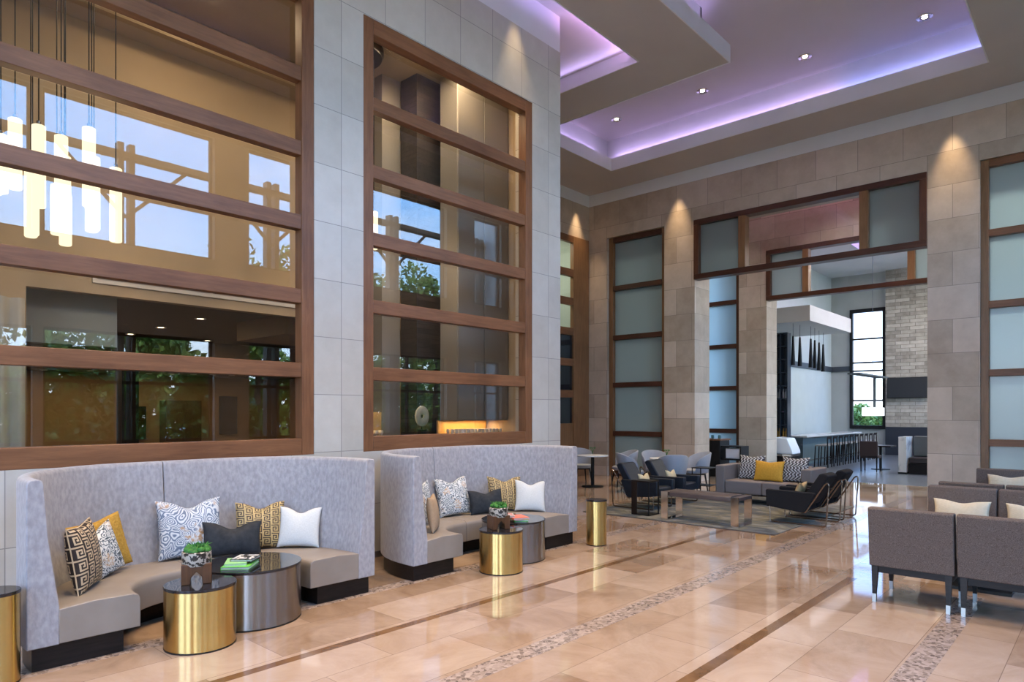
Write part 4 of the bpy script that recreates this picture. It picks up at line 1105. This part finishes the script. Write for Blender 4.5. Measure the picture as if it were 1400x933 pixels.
# bar pendants
def bar_pendant(loc,label):
    t = thing('bar_pendant', label, 'pendant lamp', loc, 0, 'tapered pendants over the bar')
    MB().lathe([(.075,0),(.03,.95),(.02,.97)],n=16).build('shade', BLACK, t, smooth=40)
    MB().lathe([(.0,.003),(.07,.002)],n=16,cap=False).build('lamp', LAMP, t)
    MB().tube([(0,0,.97),(0,0,4.68-loc[2])],.006,5).build('cord', BLACK, t)
    return t
bp0=None
for i,(x,y,z) in enumerate(((22.55,7.95,3.30),(22.9,7.85,3.28),(23.35,7.65,3.25),(23.9,7.7,3.25),(24.5,7.75,3.22),(25.1,7.8,3.2))):
    lb = ('black tapered pendant nearest the near end of the bar soffit','black tapered pendant second from the near end of the bar soffit','black tapered pendant third from the near end of the bar soffit','black tapered pendant fourth from the near end of the bar soffit','black tapered pendant fifth from the near end of the bar soffit','black tapered pendant at the far end of the row over the bar')[i]
    if bp0 is None: bp0 = bar_pendant((x,y,z),lb)
    else:
        o = dup(bp0,(x,y,z),label=lb)
        cc = [c_ for c_ in kids(o) if c_.name.startswith('cord')][0]; cc.scale.z = 1; 
# rail chandelier with white shade
t = thing('rail_chandelier','thin grey rail frame with a white box shade hanging over the bar seating','pendant lamp',(0,0,0))
GR = simple('rail_grey',(.09,.11,.12),.4)
f = MB()
x0,x1,yy = 24.2,27.8,6.55
for y in (yy-.18,yy+.18): f.box(x0,x1,y-.02,y+.02,3.02,3.07)
for i in range(9): f.box(x0+i*(x1-x0)/8-.015,x0+i*(x1-x0)/8+.015,yy-.18,yy+.18,3.02,3.07)
f.build('rail_frame', GR, t)
for k in range(5): MB().box(26.2+k*.25,26.22+k*.25,yy-.18+.08*k,yy-.16+.08*k,1.9,3.02).build('hanger', GR, t)
MB().box(25.9,27.3,yy-.2,yy+.2,1.62,1.92).build('shade', emis('shade_glow',(.9,.95,1),1.1), t, bevel=.01)
MB().tube([(26.5,yy,3.05),(26.5,yy,7.6)],.008,5).build('rod', GR, t)
# tv
t = thing('wall_television','flat black television on the split stone wall','television',(30.62,6.3,2.32))
MB().box(-.05,.03,-.72,.72,0,.84).build('bezel', BLACK, t, bevel=.01); MB().box(-.053,-.05,-.69,.69,.03,.81).build('screen', simple('tv_screen',(.03,.032,.036),.25), t)
MB().box(.03,.13,-.2,.2,.3,.55).build('wall_bracket', BLACK, t)
# marble partition, booth, dining chair
t = thing('marble_partition','white veined marble partition beside the dining booth','partition',(21.5,4.45,0))
MB().box(0,.8,0,.2,0,1.05).build('slab', simple('white_marble',(.74,.74,.74),.2,c2=(.38,.39,.42),scale=3,detail=9,contrast=(.5,.62)), t, bevel=.005)
MB().box(-.01,.81,-.01,.21,0,.05).build('base', BLACK, t)
t = thing('dining_booth','grey backed booth bench with a dark seat behind the marble partition','bench',(22.45,3.2,0))
MB().box(-.25,.0,-1.2,1.22,.47,1.06).build('backrest', simple('sage_leather',(.16,.17,.16),.5), t, bevel=.03)
MB().box(-.85,-.02,-1.2,1.22,.30,.47).build('seat', simple('dark_red_leather',(.028,.016,.014),.4), t, bevel=.03)
MB().box(-.80,-.02,-1.2,1.22,0,.30).build('base', ESPR, t)
def dining(loc,rz,label):
    t = thing('dining_chair', label, 'chair', loc, rz)
    lm = simple('oxblood_leather',(.030,.014,.013),.4)
    MB().box(-.24,.24,-.26,-.18,.45,.90).build('backrest', lm, t, bevel=.015); MB().box(-.24,.24,-.22,.24,.40,.48).build('seat', lm, t, bevel=.015)
    for (x,y) in ((-.21,-.21),(.21,-.21),(-.21,.21),(.21,.21)): MB().taper((x,y),.025,.025,0,(x,y),.04,.04,.41).build('leg', BLACK, t)
    return t
dining((21.85,5.45,0),R,'dark oxblood dining chair standing alone left of the marble partition')
t = thing('dining_table','dark pedestal table beside the oxblood dining chair','table',(22.75,5.40,0))
MB().box(-.35,.35,-.35,.35,.70,.74).build('table_top', ESPR, t, bevel=.004); MB().lathe([(.04,.03),(.04,.70)],n=16).build('pedestal', BLACK, t); MB().lathe([(.26,0),(.26,.02),(.04,.03)],n=24).build('base', BLACK, t)

# ------------------------------------------------------------------ trees outside
LEAF = simple('leaf',(.08,.19,.025),.5,c2=(.36,.50,.10),scale=2.5,contrast=(.35,.65))
BARK = simple('bark',(.06,.045,.03),.8,c2=(.10,.075,.05),scale=8)
def tree(x,y,h,r,seed,label):
    rnd = random.Random(seed)
    t = thing('garden_tree', label, 'tree', (x,y,-.1))
    MB().tube([(0,0,0),(.1,.05,h*.4),(0,0,h*.75)],.16,8,r1=.05).build('trunk', BARK, t)
    m = MB()
    cl = [(rnd.uniform(-r,r)*.7,rnd.uniform(-r,r)*.7,h*.62+rnd.uniform(-.38,.38)*h,rnd.uniform(.35,.6)*r) for _ in range(16)]
    for (cx,cy,cz,cr) in cl:
        for k in range(300):
            d = Vector((rnd.gauss(0,1),rnd.gauss(0,1),rnd.gauss(0,1))).normalized()*cr*rnd.uniform(.5,1)
            p = Vector((cx,cy,cz))+d; a = Vector((rnd.gauss(0,1),rnd.gauss(0,1),rnd.gauss(0,1))).normalized(); b = a.orthogonal().normalized(); s = rnd.uniform(.09,.18)
            b.rotate(Matrix.Rotation(rnd.uniform(0,6),3,a)); c_ = a.cross(b)
            m.quad(tuple(p-b*s),tuple(p-c_*s*.5),tuple(p+b*s),tuple(p+c_*s*.5))
    me = m
    me.build('foliage', LEAF, t, fix=False)
TR = [(-2,-10,6.6,1.7),(2.9,-10,6.9,1.8),(7.6,-10,7.0,1.8),(11.9,-10,7.8,1.7),(16.2,-10,7.6,1.7),(20.6,-10,8,1.8),(25,-10,7,1.8),(-7,-10,7,1.8),(5.2,-6,3.2,1.2),(9,-6,3.2,1.2),(1.4,-6,3.4,1.2),(12.8,-6,3.4,1.2)]
NM = ['behind the hall end','past the second bay','past the third bay','past the fourth bay','past the fifth bay','outside the vestibule','outside the bar','furthest out by the entrance','low, in front of the third bay','low, in front of the fourth bay','low, in front of the second bay','low, in front of the fifth bay']
for i,(x,y,h,r_) in enumerate(TR): tree(x,y,h,r_,i,'green garden tree '+NM[i])
def hedge(name,x0,x1,y,h,label,n=9000):
    rnd = random.Random(9); m = MB()
    for k in range(n):
        p = Vector((rnd.uniform(x0,x1), y+rnd.gauss(0,.5), 0)); top = h*(.8+.18*math.sin(p.x*1.3)+.1*math.sin(p.x*3.1)); p.z = rnd.uniform(-.1,top)
        a = Vector((rnd.gauss(0,1),rnd.gauss(0,1),rnd.gauss(0,1))).normalized(); b = a.orthogonal().normalized(); s = rnd.uniform(.14,.26); c_ = a.cross(b)
        m.quad(tuple(p-b*s),tuple(p-c_*s*.6),tuple(p+b*s),tuple(p+c_*s*.6))
    return tag(m.build(name, LEAF, fix=False), label, 'hedge', kind='stuff')
hedge('hedge',-10,30,-14,4.6,'dense tall green hedge across the garden outside the hall',22000)
tree(40,10.2,1.9,1.3,50,'leafy tree outside the tall bar window')
tree(37,5.5,3.0,1.5,51,'leafy tree beyond the split stone wall')
struct('ground_outside', MB().box(-60,90,-80,90,-.4,-.1), simple('paving',(.34,.33,.30),.9,c2=(.28,.28,.25),scale=2))

# ------------------------------------------------------------------ lights
def area(name, loc, size, power, col, direction=(0,0,-1), spread=None, portal=False):
    L = bpy.data.lights.new(name,'AREA'); L.shape='RECTANGLE'; L.size=size[0]; L.size_y=size[1]; L.energy=power; L.color=col
    if spread: L.spread = math.radians(spread)
    if portal: L.cycles.is_portal = True
    o = bpy.data.objects.new(name,L); COL.objects.link(o); o.location = loc
    d = Vector(direction).normalized(); o.rotation_euler = d.to_track_quat('-Z','Y').to_euler(); return o
def strip(name, p0, p1, power, col, d, w=.05):
    p0,p1 = Vector(p0),Vector(p1); L = (p1-p0).length; ax = (p1-p0).normalized(); dv = Vector(d).normalized()
    dv = (dv - ax*dv.dot(ax)).normalized()
    A = bpy.data.lights.new(name,'AREA'); A.shape='RECTANGLE'; A.size=L; A.size_y=w; A.energy=power*L; A.color=col; A.spread=math.radians(105)
    o = bpy.data.objects.new(name,A); COL.objects.link(o)
    z = -dv; x = ax; y = z.cross(x)
    o.matrix_world = Matrix.Translation((p0+p1)/2) @ Matrix((x,y,z)).transposed().to_4x4(); return o
def spot(name, loc, power, col, ang=60, blend=.5, d=(0,0,-1), r=.05):
    L = bpy.data.lights.new(name,'SPOT'); L.energy=power; L.color=col; L.spot_size=math.radians(ang); L.spot_blend=blend; L.shadow_soft_size=r
    o = bpy.data.objects.new(name,L); COL.objects.link(o); o.location=loc; o.rotation_euler = Vector(d).normalized().to_track_quat('-Z','Y').to_euler(); return o
PUR = (.60,.44,1.0); BLU = (.12,.22,1.0); PNK=(.80,.42,1.0)
sun = bpy.data.lights.new('sun','SUN'); sun.energy = 3.2; sun.color=(1,.93,.82); sun.angle=.01; so = bpy.data.objects.new('sun',sun); COL.objects.link(so); so.rotation_euler = Vector((.15,-.66,-.74)).to_track_quat('-Z','Y').to_euler()
# portals in the garden facade
for (a,b) in UP:
    for (z0,z1) in ((.12,3.3),(5.0,7.62)):
        area('portal',((a+b)/2,-.95,(z0+z1)/2),(b-a,z1-z0),1,(1,1,1),(0,1,0),portal=True)
for (a,b) in ((17.0,19.6),(20.9,24.2),(24.6,27.8),(28.2,30.8)):
    for (z0,z1) in ((.1,4.2),(4.5,7.8)): area('portal',((a+b)/2,-3.35,(z0+z1)/2),(b-a,z1-z0),1,(1,1,1),(0,1,0),portal=True)
for (a,b) in ((.6,2.6),(3.2,5.2)): 
    o = area('portal',(-4.09,(a+b)/2,3.25),(b-a,6.3),1,(1,1,1),(1,0,0),portal=True)
area('portal',(31.15,7.84,3.6),(1.2,4.8),1,(1,1,1),(-1,0,0),portal=True)
# cove LED strips
zc = ZL+.03
LS = 1.65
strip('led',(14.2+g*.5,4.2,zc),(14.2+g*.5,9.6,zc),LS,PUR,(.8,0,.75))
strip('led',(14.2+g*.5,1.5,zc),(14.2+g*.5,4.2,zc),LS,(.30,.34,1.0),(.8,0,.75))
strip('led',(11.3,9.5+g*.5,zc),(14.0,9.5+g*.5,zc),LS,PUR,(0,.8,.75))
strip('led',(11.17-g*.5,5.2,zc),(11.17-g*.5,9.4,zc),LS,PUR,(-.8,0,.75))
strip('led',(-2,5.03+g*.5,zc),(11.0,5.03+g*.5,zc),LS,PUR,(0,.8,.75))
strip('led',(-2,1.67-g*.5,zc),(14.2,1.67-g*.5,zc),LS*.7,PUR,(0,-.8,.75))
# recess strips
strip('led',(-4,6.21,7.98),(8.4,6.21,7.98),.9,(.50,.38,1),(0,1,.5),.04)
strip('led',(8.4,6.21,7.98),(10.0,6.21,7.98),1.7,PNK,(0,1,.5),.04)
strip('led',(10.05,6.3,7.98),(10.05,9.4,7.98),.8,PUR,(-1,0,.6),.04)
# vestibule purple
strip('led',(16.5,2.9,8.3),(16.5,7.8,8.3),7,(.85,.25,.60),(.6,0,.4),.05)
area('bar_cove',(25.0,5.9,8.1),(2.8,1.6),60,(.5,.3,1),(0,0,-1))
# coffer spotlights, wall washers, and added warm spots without fixtures
WARM=(1,.74,.46)
for (x,y,lb) in SP: spot('spot',(x,y,ZU-.03),480,WARM,58,.8,(-.10,0,-1))
for (x,y,z) in ((15.2,8.29,7.8),(15.2,2.4,7.8),(14.85,10.86,7.8),(7.40,6.44,8.05)):
    spot('washer',(x,y,z),(260 if y<6 or y>7 else 110),WARM,44,.9,(0,0,-1) if z>8 else (0,0,-1),.03)
for x in (-1,1.2,3.4,5.6,7.8):
    for y in (2.6,4.1): spot('spot',(x,y,ZU-.03),520,WARM,80,.9)  # unseen spots added to warm and brighten the hall
# inner room behind glass
for (x,y,pw) in ((-1,8.4,22),(3.6,8.4,24),(6.2,7.7,26),(7.0,7.25,20)): area('inner_fill',(x,y,7.0),(.5,.5),pw,(1,.74,.46))  # fill lights added out of sight to brighten the room behind the windows
for (x,y) in ((-1,7.3),(2.6,7.3),(6.3,7.25)): area('inner_fill',(x,y,4.2),(.3,.3),14,(1,.74,.46),(0,.8,-.6))  # unseen fill added behind the glass, aimed at the tan wall
for (x,y) in ((3.0,11.5),(6.0,11.5),(4.5,14.0),(7.4,15.0),(6.5,22.2),(8.6,21.8),(10.6,21.6),(4.5,22.0)): area('lounge_lamp',(x,y,3.42 if y<16.5 else 2.97),(.2,.2),13,(1,.66,.33))
area('backbar_lamp',(7.7,7.95,1.60),(1.0,.06),7,(1,.65,.3)); area('backbar_lamp',(5.6,8.25,1.95),(1.0,.06),7,(1,.65,.3),(0,0,-1))
for (x,y,pw) in ((18.0,1.1,150),(18.0,5.3,30),(18.0,9.6,22)): area('vestibule_fill',(x,y,8.45),(.5,.5),pw,(.93,1,.97),spread=110)  # unseen lights added to brighten the frosted panes
for (x,y) in ((23,3),(27,3),(24,8),(28.5,1.5)): area('bar_fill',(x,y,7.5 if y<7 or x>28 else 8.1),(.5,.5),160,(1,.93,.82))  # unseen lights added to brighten the bar room
area('alcove_fill',(13.5,12.4,7.1),(1,1),60,(.95,1,.85))  # added light with no fixture, brightening the screen's upper panes

# ------------------------------------------------------------------ world: sky with thin cloud
W = bpy.data.worlds.new('sky'); S.world = W; W.use_nodes = True; nt = W.node_tree; nt.nodes.clear()
out = nt.nodes.new('ShaderNodeOutputWorld'); bg = nt.nodes.new('ShaderNodeBackground')
tc = nt.nodes.new('ShaderNodeTexCoord'); sp = nt.nodes.new('ShaderNodeSeparateXYZ'); nt.links.new(tc.outputs['Generated'], sp.inputs[0])
col = ramp(nt, [(.0,(.22,.24,.20)),(.49,(.30,.32,.28)),(.50,(.80,.90,1.0)),(.55,(.45,.70,1.0)),(.63,(.24,.52,1.0)),(1,(.14,.34,.85))], N(nt,'ShaderNodeMath',_operation='MULTIPLY_ADD').outputs[0])
ma = [n for n in nt.nodes if n.bl_idname=='ShaderNodeMath'][0]; nt.links.new(sp.outputs[2], ma.inputs[0]); ma.inputs[1].default_value=.5; ma.inputs[2].default_value=.5
mp = nt.nodes.new('ShaderNodeMapping'); mp.inputs['Scale'].default_value=(1,1,4); nt.links.new(tc.outputs['Generated'], mp.inputs[0])
no = N(nt,'ShaderNodeTexNoise', Scale=2.2, Detail=7, Roughness=.6); nt.links.new(mp.outputs[0], no.inputs['Vector'])
k = ramp(nt, [(.50,(0,0,0)),(.78,(.6,.6,.6))], no.outputs['Fac'])
mm = N(nt,'ShaderNodeMix', _data_type='RGBA'); nt.links.new(k, mm.inputs[0]); nt.links.new(col, mm.inputs[6]); mm.inputs[7].default_value=(.95,.97,1,1)
nt.links.new(mm.outputs[2], bg.inputs[0]); bg.inputs[1].default_value = 7.0
nt.links.new(bg.outputs[0], out.inputs[0])

# ------------------------------------------------------------------ camera
cam = bpy.data.cameras.new('camera'); co = bpy.data.objects.new('camera',cam); COL.objects.link(co)
cam.sensor_fit='HORIZONTAL'; cam.sensor_width=36; cam.lens = 36*915/1400
cam.shift_x = 0; cam.shift_y = (564-466.5)/1400
th = math.radians(42.2)
co.location=(0,0,1.75); co.rotation_euler=(PI/2,0,th-PI/2)
cam.clip_start=.05; cam.clip_end=300
S.camera = co
S.view_settings.view_transform='Standard'; S.view_settings.look='None'; S.view_settings.gamma=1; S.view_settings.use_curve_mapping=False
S.view_settings.exposure = 0.55
S.cycles.max_bounces=7; S.cycles.diffuse_bounces=4; S.cycles.glossy_bounces=4; S.cycles.transmission_bounces=4; S.cycles.transparent_max_bounces=12
S.cycles.caustics_reflective=False; S.cycles.caustics_refractive=False; S.cycles.sample_clamp_indirect=6
S.cycles.use_denoising=True
